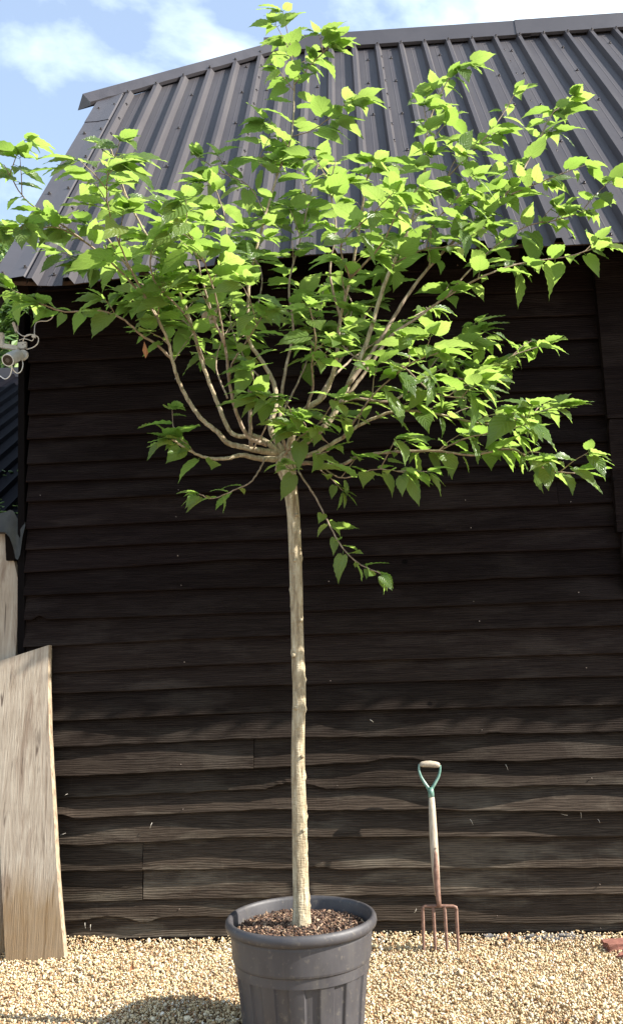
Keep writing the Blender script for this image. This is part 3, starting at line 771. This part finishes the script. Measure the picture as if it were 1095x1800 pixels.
for i in range(len(Pc)-1):
    for k in range(ns): F.append((i*ns+k, i*ns+(k+1) % ns, (i+1)*ns+(k+1) % ns, (i+1)*ns+k))
F.append(tuple((len(Pc)-1)*ns+k for k in range(ns)))
mesh('trunk', V, F, M_bark, tree, smooth=True)

for (px, py, rr) in ((490, 824, .012), (512, 838, .008), (521, 905, .006), (519, 985, .006), (529, 1090, .006), (516, 1152, .007), (531, 1330, .006), (520, 1245, .007), (533, 1460, .006)):
    cc = at(px, py, TY-.030); MB().tube([cc+Vector((0, .014, 0)), cc+Vector((0, .002, 0)), cc+Vector((0, -.0045, 0))], [rr*1.6, rr*1.25, rr*.8], 9).obj('pruning_scar', M_bark, tree, smooth=True)
# shoots: pixel polyline, depth (m, + = away) at start / end, radius px start/end, leafy from fraction
S = [
 ([(500, 808), (455, 806), (425, 800), (398, 806), (365, 805), (335, 793), (300, 770)], 0, -.25, 8.5, 2, .62),
 ([(466, 806), (456, 826), (440, 848), (415, 860), (375, 876), (350, 868)], -.05, -.30, 2.4, 1.2, .45),
 ([(498, 798), (455, 792), (432, 787), (401, 779), (383, 760), (355, 737), (332, 705), (314, 669), (303, 632), (294, 595), (262, 530), (225, 470), (190, 420), (160, 395)], 0, -.35, 9, 2, .60),
 ([(303, 632), (275, 605), (250, 590), (215, 560), (170, 545), (115, 548), (75, 535)], -.12, -.45, 4, 1.4, .55),
 ([(262, 530), (205, 470), (150, 425), (95, 385), (45, 350), (8, 290)], -.2, -.55, 3.2, 1.2, .25),
 ([(150, 425), (100, 400), (50, 405), (12, 408)], -.3, -.6, 2, 1, .3),
 ([(495, 800), (470, 778), (447, 767), (408, 762), (383, 710), (360, 650), (348, 610), (330, 550), (300, 480), (262, 420), (225, 350), (205, 290), (195, 262)], 0, -.30, 8, 1.6, .58),
 ([(470, 782), (437, 768), (415, 723), (403, 669), (396, 610), (376, 560), (355, 490), (340, 430), (315, 385)], -.1, -.45, 6, 1.6, .55),
 ([(376, 560), (395, 500), (400, 440), (395, 380), (375, 320)], -.25, -.1, 3, 1.2, .3),
 ([(441, 785), (440, 740), (439, 684)], -.06, -.1, 5.2, 4.6, 9),
 ([(500, 798), (476, 755), (485, 710), (481, 673), (462, 637), (437, 596), (436, 540), (442, 477), (467, 377), (490, 301), (512, 241), (517, 160), (515, 115), (508, 62)], 0, .15, 8, 1.4, .45),
 ([(467, 377), (440, 330), (405, 310), (365, 300)], .1, .25, 2, 1, .3),
 ([(512, 241), (555, 225), (610, 180)], .1, .0, 1.8, 1, .35),
 ([(517, 150), (550, 110), (590, 70)], .1, .0, 1.6, 1, .35),
 ([(490, 301), (455, 285), (475, 240)], .1, .2, 1.6, 1, .3),
 ([(502, 796), (492, 733), (500, 660), (515, 580), (508, 500), (528, 420), (545, 345), (560, 285)], 0, .35, 5.5, 1.3, .42),
 ([(506, 796), (520, 746), (538, 719), (565, 700), (583, 664), (592, 623), (598, 560), (615, 490), (630, 410), (640, 340), (650, 290)], 0, -.45, 10, 1.8, .45),
 ([(598, 560), (580, 480), (590, 400), (580, 330), (590, 285)], -.2, -.25, 3.5, 1.2, .25),
 ([(615, 490), (670, 430), (700, 370), (735, 330)], -.3, -.6, 3, 1.2, .25),
 ([(510, 800), (548, 768), (575, 745), (597, 710), (611, 678), (645, 600), (672, 510), (690, 465), (704, 434), (721, 392), (746, 301), (751, 231), (766, 181), (790, 135)], 0, .10, 10, 1.5, .50),
 ([(721, 392), (766, 341), (796, 301), (836, 261), (880, 205), (907, 160)], .0, .05, 2.6, 1.2, .2),
 ([(611, 678), (660, 610), (713, 524), (754, 470), (819, 402), (867, 362), (905, 320), (940, 260), (970, 200), (1000, 180)], -.05, .25, 6, 1.3, .38),
 ([(897, 342), (950, 320), (1000, 300), (1035, 288)], .15, .1, 2, 1, .1),
 ([(597, 712), (641, 655), (686, 592), (731, 560), (781, 524), (850, 485), (920, 462), (1000, 450), (1060, 430)], -.05, .1, 5.5, 1.2, .45),
 ([(781, 524), (850, 450), (920, 400), (985, 385), (1035, 368)], .0, .2, 2.6, 1.1, .3),
 ([(754, 470), (760, 400), (800, 350), (830, 310)], .05, -.2, 2.4, 1.1, .3),
 ([(520, 815), (547, 814), (597, 818), (634, 801), (700, 794), (770, 793), (830, 800), (900, 790), (960, 825), (1010, 832)], 0, -.25, 6, 1.4, .36),
 ([(770, 793), (820, 770), (870, 760), (930, 745)], -.1, -.35, 2.2, 1.1, .2),
 ([(515, 806), (551, 797), (602, 769), (634, 746), (700, 722), (780, 730), (850, 745), (910, 735), (975, 715)], 0, -.05, 7, 1.5, .36),
 ([(565, 755), (611, 703), (688, 705), (740, 670), (800, 665), (850, 668), (890, 630), (960, 605)], 0, .2, 5, 1.2, .38),
 ([(740, 670), (770, 630), (810, 605), (850, 595)], .1, .3, 2, 1, .2),
 ([(524, 828), (555, 875), (575, 915), (600, 960), (630, 990), (668, 1008)], -.03, -.30, 2.6, 1.2, .38),
 ([(540, 812), (575, 835), (602, 862)], -.02, -.1, 2, 1, .5),
 ([(560, 815), (600, 840), (660, 825), (710, 830)], -.02, -.35, 2.2, 1, .35),
 ([(396, 610), (385, 545), (370, 490), (345, 430), (312, 388)], -.32, -.75, 2.6, 1.2, .45),
 ([(294, 595), (255, 520), (215, 440), (190, 360), (190, 300)], -.15, -.70, 2.6, 1.2, .55),
 ([(500, 800), (525, 770), (560, 745), (590, 700)], -.1, -.5, 2.6, 1, .3),
 ([(505, 798), (500, 770), (515, 740), (500, 700)], -.08, -.35, 2.2, 1, .35),
 ([(515, 805), (545, 800), (580, 790), (560, 760)], -.1, -.3, 2.2, 1, .3),
 ([(445, 790), (470, 740), (455, 690), (440, 650)], -.1, -.3, 2.2, 1, .45),
 ([(640, 640), (600, 600), (620, 540), (600, 500)], .0, .3, 2.6, 1, .2),
 ([(615, 490), (600, 430), (650, 380), (690, 340)], -.3, -.72, 2.6, 1, .3),
 ([(400, 700), (380, 640), (400, 580), (440, 540)], -.1, .2, 2.6, 1, .4),
 ([(350, 610), (330, 570), (290, 560), (240, 540)], -.1, .1, 2.2, 1, .3),
 # shorter filling shoots, in front of and behind the head
 ([(492, 733), (520, 680), (545, 620), (560, 560), (570, 500)], .05, .55, 3.2, 1.3, .35),
 ([(485, 710), (462, 670), (430, 630), (405, 560), (420, 480)], .05, .55, 3.2, 1.3, .4),
 ([(583, 664), (620, 630), (655, 605), (700, 570), (760, 540)], -.1, .5, 3.2, 1.3, .4),
 ([(538, 719), (550, 680), (548, 640), (555, 600), (545, 540)], -.15, -.55, 3.4, 1.3, .45),
 ([(602, 769), (630, 730), (660, 690), (720, 640), (770, 620)], -.02, -.45, 3.4, 1.3, .45),
 ([(403, 669), (408, 640), (420, 620), (440, 590), (470, 540)], -.2, -.6, 2.8, 1.3, .5),
 ([(355, 600), (300, 540), (250, 500), (200, 470), (140, 470)], -.1, .2, 3, 1.2, .1),
 ([(360, 640), (330, 560), (270, 490), (270, 420), (290, 370)], -.1, -.5, 3, 1.2, .3),
 ([(560, 700), (640, 560), (680, 480), (660, 400), (690, 330)], .1, .45, 4, 1.2, .4),
 ([(505, 800), (520, 830), (500, 815)], -.1, -.25, 2, 1, .2),
 ([(640, 640), (700, 640), (760, 690), (820, 700)], .0, -.3, 3, 1.2, .25),
 ([(450, 560), (460, 480), (430, 420), (450, 370)], .2, .4, 2.4, 1, .2),
 ([(690, 465), (740, 440), (800, 430), (850, 400)], .1, -.25, 2.4, 1, .2),
]
leaves = []   # (pos, dir, normal, size, variant)
VARN = 12
def rv(): return Vector((rng.gauss(0, 1), rng.gauss(0, 1), rng.gauss(0, 1))).normalized()
def add_leaf(p, d, size):
    d = d.normalized(); d.z = min(d.z, .30)*.85-.10; d = d.normalized(); n = (Vector((0, 0, 1.0)) + SUN*.45 + Vector((0, -.25, 0)) + rv()*.62)
    n = (n - d*n.dot(d))
    if n.length < .05: n = d.orthogonal()
    leaves.append((p, d, n.normalized(), size, rng.randrange(VARN)))
def put_leaves(P, start, spacing, base_size, spread=1.0):
    # walk along P (list of vectors)
    Lc = [0]
    for a, b in zip(P, P[1:]): Lc.append(Lc[-1]+(b-a).length)
    T = Lc[-1]; s = start*T; k = rng.randrange(5)
    def pos(s):
        for i in range(len(P)-1):
            if s <= Lc[i+1] or i == len(P)-2:
                t = (s-Lc[i])/max(1e-6, Lc[i+1]-Lc[i]); return P[i].lerp(P[i+1], min(1, t)), (P[i+1]-P[i]).normalized()
    while s < T:
        p, t = pos(s); a = k*2.4+rng.uniform(-.4, .4)
        u_ = t.cross(Vector((0, 0, 1))); u_ = u_.normalized() if u_.length > .1 else Vector((1, 0, 0)); v_ = u_.cross(t)
        rad_ = u_*cos(a)+v_*sin(a)*.7
        d = t*rng.uniform(.2, .7)+rad_*spread+Vector((0, 0, rng.uniform(-.35, .25)))
        f = 1-.35*max(0, (s/T-.85)/.15)
        add_leaf(p, d, base_size*f*rng.choice((.5, .75, .9, 1, 1.1, 1.3))*rng.uniform(.9, 1.1)); s += spacing*.95*rng.uniform(.7, 1.3); k += 1
    p, t = P[-1], (P[-1]-P[-2]).normalized()
    for q in range(4):
        add_leaf(p, t*.8+rv()*.75+Vector((0, 0, -.1)), base_size*rng.uniform(.6, 1.05))
branch_n = 0
for (pts, d0, d1, r0_, r1_, lf) in S:
    n = len(pts); Ls = [0]
    for a, b in zip(pts, pts[1:]): Ls.append(Ls[-1]+math.hypot(b[0]-a[0], b[1]-a[1]))
    P = [at(x, y, TY+d0+(d1-d0)*(l/Ls[-1])) for (x, y), l in zip(pts, Ls)]
    P = catmull(P, 7)
    sd_ = rng.random()*9; hang = pts[0] in ((524, 828), (466, 806), (540, 812), (505, 800)); LS = .078 if hang else (.130 if d1 <= -.7 else .112)
    for i, p in enumerate(P[1:-1]): P[i+1] = p+Vector((sin(i*1.9+sd_), cos(i*1.3+sd_), sin(i*2.3+sd_)))*.0010
    Rr_ = []
    for i in range(len(P)):
        t = i/(len(P)-1); Rr_.append((r0_+(r1_-r0_)*t**.7)*PX*.78*(1+.03*sin(i*2.1+sd_)))
    if lf > 2: Rr_[-1] = Rr_[-2]
    MB().tube(P, Rr_, 9).obj('branch', M_twig if r0_ < 7 else M_bark, tree, smooth=True); branch_n += 1
    if lf > 2: continue
    Lc = sum((b-a).length for a, b in zip(P, P[1:]))
    put_leaves(P, lf if hang else max(lf, .30), .030 if hang else .044, LS)
    # side twigs
    i0 = int(lf*len(P)); step = max(1, int(.095/(Lc/len(P))))
    for i in range(i0, len(P)-1, step):
        if hang or rng.random() < (.48 if P[i].z > 3.0 else .30): continue
        t = (P[i+1]-P[i]).normalized(); sdv = rv(); sdv = (sdv-t*sdv.dot(t)).normalized(); sdv.z = abs(sdv.z)*.5
        Lg = rng.uniform(.06, .17); dv = (t*.75+sdv*.9+Vector((0, 0, .12))).normalized()
        Q = [P[i], P[i]+dv*Lg*.5+Vector((0, 0, .006)), P[i]+dv*Lg+rv()*.01]
        MB().tube(Q, [.0026, .0020, .0013], 5).obj('twig', M_twig, tree); put_leaves(Q, .30, .042, LS*.97)
# leaf meshes
def leaf_geo(vi):
    r = random.Random(900+vi); V = []; F = []; UV = []
    us = [0, .05, .12, .20, .29, .38, .47, .56, .65, .74, .83, .92, 1.0]
    wd = [.09, .205, .270, .308, .315, .298, .262, .216, .166, .115, .062, .022, .0]
    bk = [-.07, -.10, -.08, -.05, -.02, 0, 0, 0, 0, 0, 0, 0, 0]
    lob = r.uniform(.86, 1.12); asym = r.uniform(-.08, .08); droop = r.uniform(.25, 1.0); fold = r.uniform(.15, .65); tw_ = r.uniform(-.8, .8); wav = r.uniform(.008, .022)
    pet = .26; N_ = len(us); wp = r.uniform(0, 6)
    for j, u_ in enumerate(us):
        for s_ in ((-1, 0, 1) if j < N_-1 else (0,)):
            w_ = wd[j]*lob*(1+asym*s_)*(1.025 if j % 2 else .975)
            x = u_+bk[j]*abs(s_)+(.007 if j % 2 else -.007)*abs(s_)
            y = s_*w_
            z = fold*abs(y) + wav*(1 if j % 2 else -1)*abs(s_)*(1-u_*.5) + .03*sin(u_*5+wp+s_)*abs(s_)
            z -= droop*.42*u_**2.0 + (fold*1.2)*y*y
            z += tw_*y*u_*.5
            x *= (1-droop*.12*u_)
            V.append((pet+x*1.20, y, z-.02)); UV.append((u_, s_))
    for j in range(N_-2):
        for c in range(2): F.append((j*3+c, j*3+3+c, j*3+4+c, j*3+1+c))
    tip = (N_-1)*3; b_ = (N_-2)*3; F += [(b_+c, tip, b_+1+c) for c in range(2)]
    # petiole
    k = len(V); pr_ = .012
    for (x, z) in ((0, .0), (pet*.5, .012), (pet+.01, -.02)):
        for a in (0, 2.09, 4.19): V.append((x, pr_*cos(a), z+pr_*sin(a))); UV.append((.5, 0.0))
    for i in range(2):
        for c in range(3): F.append((k+i*3+c, k+i*3+(c+1) % 3, k+i*3+3+(c+1) % 3, k+i*3+3+c))
    return np.array(V), F, np.array(UV)
LG = [leaf_geo(i) for i in range(VARN)]
LM = []
for i, (V, F, UV) in enumerate(LG):
    me = bpy.data.meshes.new('leaf'); me.from_pydata(V.tolist(), [], F); me.polygons.foreach_set('use_smooth', [True]*len(F)); me.materials.append(M_leaf)
    l = me.uv_layers.new(name='uv'); idx = np.empty(len(me.loops), dtype=np.int32); me.loops.foreach_get('vertex_index', idx); l.data.foreach_set('uv', UV.astype(np.float32)[idx].ravel()); LM.append(me)
def frame(d, n):
    y = n.cross(d).normalized(); z = d.cross(y).normalized(); return Matrix((d, y, z)).transposed()
def score(lv):
    p, d, n, s, v = lv; c = p+d*s*.6; vw = (EYE-c); return s*s*abs(n.dot(vw.normalized())+.1)/vw.length_squared*(1 + .9*max(0, (TY+.1-c.y)))
leaves.sort(key=score, reverse=True)
tw0 = wloc(tree)
for (p, d, n, s, v) in leaves[:300]:
    o = bpy.data.objects.new('leaf', LM[v]); o.parent = tree
    M4 = (frame(d, n)*s).to_4x4(); M4.translation = p-tw0; o.matrix_local = M4; COL.objects.link(o)
AV = []; AF = []; AU = []; off = 0
for (p, d, n, s, v) in leaves[300:]:
    V, F, UV = LG[v]; R3 = np.array(frame(d, n))*s
    AV.append(V @ R3.T + np.array(p)); AF += [tuple(i+off for i in f) for f in F]; AU.append(UV); off += len(V)
AV = np.concatenate(AV); AU = np.concatenate(AU)
o = mesh('foliage', AV, AF, M_leaf, tree, smooth=True, uv=AU); setp(o, kind='stuff')
print('leaves', len(leaves), 'branches', branch_n)
# withered leaf hanging on the left limb
q = at(254, 600, TY-.2); V = [q, q+Vector((.012, -.005, -.03)), q+Vector((-.008, 0, -.04)), q+Vector((.004, .006, -.075)), q+Vector((.016, .01, -.05))]
mesh('withered_leaf', V, [(0, 1, 2), (1, 3, 2), (1, 4, 3)], M_dry, tree)

# ------------------------------------------------------------------ garden fork
fb = onground(772, 1686); fY0 = fb.y; fY1 = WY-.115
def fp(px, py):
    Y = fY0
    for _ in range(5): z = at(px, py, Y).z; Y = fY0+(fY1-fY0)*z/1.0
    return at(px, py, Y)
fork = thing('garden_fork', fb, 'garden fork with wooden shaft and green handle, leaning on the black boards', 'garden fork')
pm = 1/330
grip = [fp(737.5, 1344), fp(741, 1343.5), fp(748, 1343), fp(756, 1343), fp(765, 1344), fp(770, 1345), fp(772.5, 1345.5)]
MB().tube(grip, [r*pm for r in (3, 4.8, 5.6, 5.8, 5.5, 4.8, 3)], 14).obj('grip', M_ash, fork, smooth=True)
for sx, pts in ((0, [(737, 1343), (736, 1352), (739, 1364), (746, 1376), (752, 1385), (756, 1394)]), (1, [(773, 1345), (773, 1354), (770, 1366), (764, 1377), (759, 1386), (757, 1394)])):
    P = catmull([fp(*p) for p in pts], 5); n = len(P)
    MB().tube(P, [pm*(1.8+1.6*(i/n)) for i in range(n)], 8).obj('handle_arm', M_green, fork, smooth=True)
MB().tube([fp(756.5, 1384), fp(757, 1392), fp(758, 1402)], [pm*4.5, pm*5.2, pm*5.2], 12).obj('handle_socket', M_green, fork, smooth=True)
sh = [(758, 1401), (759.5, 1430), (761.5, 1470), (764, 1510), (766, 1540), (769, 1575)]
MB().tube([fp(*p) for p in sh], [pm*r for r in (5.1, 6.2, 6.9, 6.9, 6.2, 4.5)], 14).obj('shaft', M_ash, fork, smooth=True)
st = [(763.5, 1487), (764.5, 1500), (766, 1530), (768, 1560), (770, 1580), (771.5, 1594)]
off_ = Vector((0, -.012, 0))
MB().tube([fp(*p)+off_ for p in st], [pm*r for r in (2.0, 3.8, 4.8, 4.9, 4.3, 3.6)], 10).obj('socket_strap', M_rust, fork, smooth=True)
for p in ((764.5, 1490), (766, 1527), (769, 1564)):
    c = fp(*p)+Vector((0, -.026, 0)); MB().tube([c+Vector((0, .008, 0)), c], [.006, .004], 8).obj('rivet', M_rivet, fork)
hp = [(743, 1600), (743, 1595), (748, 1592.5), (771, 1592.5), (796, 1593), (801, 1595), (802, 1600)]
MB().tube([fp(*p) for p in hp], pm*3.0, 8).obj('crosshead', M_rust, fork, smooth=True)
for (a, b) in (((742.5, 1597), (745, 1690)), ((761, 1594), (766, 1691)), ((781, 1594), (786.5, 1690)), ((801.5, 1597), (806, 1688))):
    A_, B_ = fp(*a), fp(*b); B_ = B_+Vector((0, 0, -.02))
    MB().tube([A_, A_.lerp(B_, .5), B_], [pm*3.0, pm*2.8, pm*1.6], 6).obj('tine', M_rust, fork)

# ------------------------------------------------------------------ rubble, bricks, dry leaves by the wall
def lump(name, c, sz, mat, label, cat, group=None, rot=0, rough=.12, seed=0):
    r = random.Random(seed); V = []; F = []; N = 4
    pts = {}
    M3 = Matrix.Rotation(rot, 3, 'Z')
    import itertools
    def add(i, j, k):
        if (i, j, k) not in pts:
            p = Vector((i/N-.5, j/N-.5, k/N-.5)); q_ = p.copy()
            L_ = max(abs(p.x), abs(p.y), abs(p.z))*2; q_ = p*(1-.10*(p.length/.86)**3)
            q_ += Vector((r.uniform(-1, 1), r.uniform(-1, 1), r.uniform(-1, 1)))*rough*.22
            pts[(i, j, k)] = len(V); V.append(Vector(c)+M3 @ Vector((q_.x*sz[0], q_.y*sz[1], q_.z*sz[2]+sz[2]*.42)))
        return pts[(i, j, k)]
    for a in range(N):
        for b in range(N):
            for k in (0, N):
                f = [(a, b, k), (a+1, b, k), (a+1, b+1, k), (a, b+1, k)]; g_ = [add(*t) for t in f]
                F.append(tuple(g_ if k else g_[::-1]))
                f = [(a, k, b), (a+1, k, b), (a+1, k, b+1), (a, k, b+1)]; g_ = [add(*t) for t in f]
                F.append(tuple(g_[::-1] if k else g_))
                f = [(k, a, b), (k, a+1, b), (k, a+1, b+1), (k, a, b+1)]; g_ = [add(*t) for t in f]
                F.append(tuple(g_ if k else g_[::-1]))
    o = mesh(name, V, F, mat, None, loc=c); return setp(o, label, cat, group)
c = onground(1080, 1672, .0); lump('brick', (c.x+.03, c.y, 0.0), (.17, .10, .055), M_brick, 'red brick half buried in gravel at the far right', 'brick', None, .2, .2, 3)
c = onground(1090, 1689, .0); lump('brick_fragment', (c.x+.03, c.y, 0.0), (.07, .07, .035), M_brick, 'small red brick fragment in front of the half buried brick', 'brick fragment', None, .8, .4, 4)
rub = [(860, 1662, .07), (885, 1664, .09), (912, 1662, .08), (940, 1663, .10), (968, 1660, .13), (1000, 1663, .11), (1030, 1664, .10), (1055, 1664, .08)]
RL = ['small grey rubble stone at the wall foot, nearest the garden fork', 'grey rubble stone second from the fork end of the rubble row', 'grey stone third from the fork in the rubble row', 'grey rubble stone just left of the largest stone at the wall foot',
      'largest flat grey stone in the rubble row at the wall foot', 'grey stone just right of the largest rubble stone', 'grey rubble stone second from the red brick', 'grey rubble stone at the wall foot nearest the red brick']
for i, (px, py, s) in enumerate(rub):
    c = onground(px, py); c.y = WY-.045+rng.uniform(-.01, .01)
    lump('rubble_stone', (c.x, c.y, 0.006), (s*rng.uniform(.55, .9), s*.6, .030+.022*rng.random()), M_grey, RL[i], 'stone', 'grey rubble along the foot of the wall', rng.uniform(-.4, .4), .3, 20+i)
for (px, py, lab) in ((895, 1648, 'curled brown dry leaf at the wall foot beside grey rubble'), (583-350, 1714, 'small dry brown leaf on the gravel left of the pot')):
    c = onground(px, py) if py > 1700 else at(px, py, WY-.07); c.z = max(c.z, .03)
    V = []
    for i in range(5):
        t = i/4
        for s_ in (-1, 0, 1): V.append(c+Vector((s_*.012*sin(pi*min(.95, t+.1)), -.006*abs(s_)+.01*t, .04*t-.01-.006*abs(s_))))
    F = [(i*3+j, i*3+j+1, i*3+4+j, i*3+3+j) for i in range(4) for j in (0, 1)]
    setp(mesh('dry_leaf', V, F, M_dry, None, True, loc=c), lab, 'dry leaf')

# ------------------------------------------------------------------ tree behind, far left
def far_tree(px, py, Y, rx, rz, n, label, seed, leaf=.07):
    r = random.Random(seed); c = at(px, py, Y); base = Vector((c.x, c.y, 0))
    t = thing('background_tree', base, label, 'tree', 'trees behind the lean-to')
    tr = MB().tube([base, base+Vector((.05, 0, c.z*.5)), base+Vector((.1, .1, c.z))], [.16, .12, .05], 8)
    for k in range(7):
        a = r.uniform(0, 6.3); tr.tube([base+Vector((.05, 0, c.z*.5+k*.1)), c+Vector((cos(a)*rx*.7, sin(a)*rx*.7, r.uniform(-.3, .6)*rz))], [.05, .015], 6)
    tr.obj('trunk', M_twig, t)
    V = []; F = []
    cl = [(Vector((r.gauss(0, .5)*rx, r.gauss(0, .5)*rx, r.gauss(0, .5)*rz)), r.uniform(.18, .38)*rx) for _ in range(44)]
    for k in range(n):
        cc, cr_ = r.choice(cl); d = Vector((r.gauss(0, 1), r.gauss(0, 1), r.gauss(0, 1))).normalized()
        p = c+cc+d*cr_*r.uniform(.6, 1); nn = (d+Vector((0, 0, .6))+Vector((r.uniform(-1, 1), r.uniform(-1, 1), r.uniform(-1, 1)))*.5).normalized()
        u_ = nn.orthogonal().normalized(); a = r.uniform(0, 6.3); v_ = nn.cross(u_); e1 = u_*cos(a)+v_*sin(a); e2 = nn.cross(e1); s = leaf*r.uniform(.6, 1.3)
        i = len(V); V += [p-e1*s, p+e2*s*.45+nn*s*.1, p+e1*s, p-e2*s*.45+nn*s*.1]; F.append((i, i+1, i+2, i+3))
    setp(mesh('crown', V, F, M_far, t), kind='stuff')
far_tree(-30, 600, 10.5, .80, .72, 16000, 'leafy green tree seen beyond the lean-to, under the eave', 5)
far_tree(-130, 600, 14, 1.5, .9, 12000, 'taller leafy tree further back at the far left edge', 6, .10)
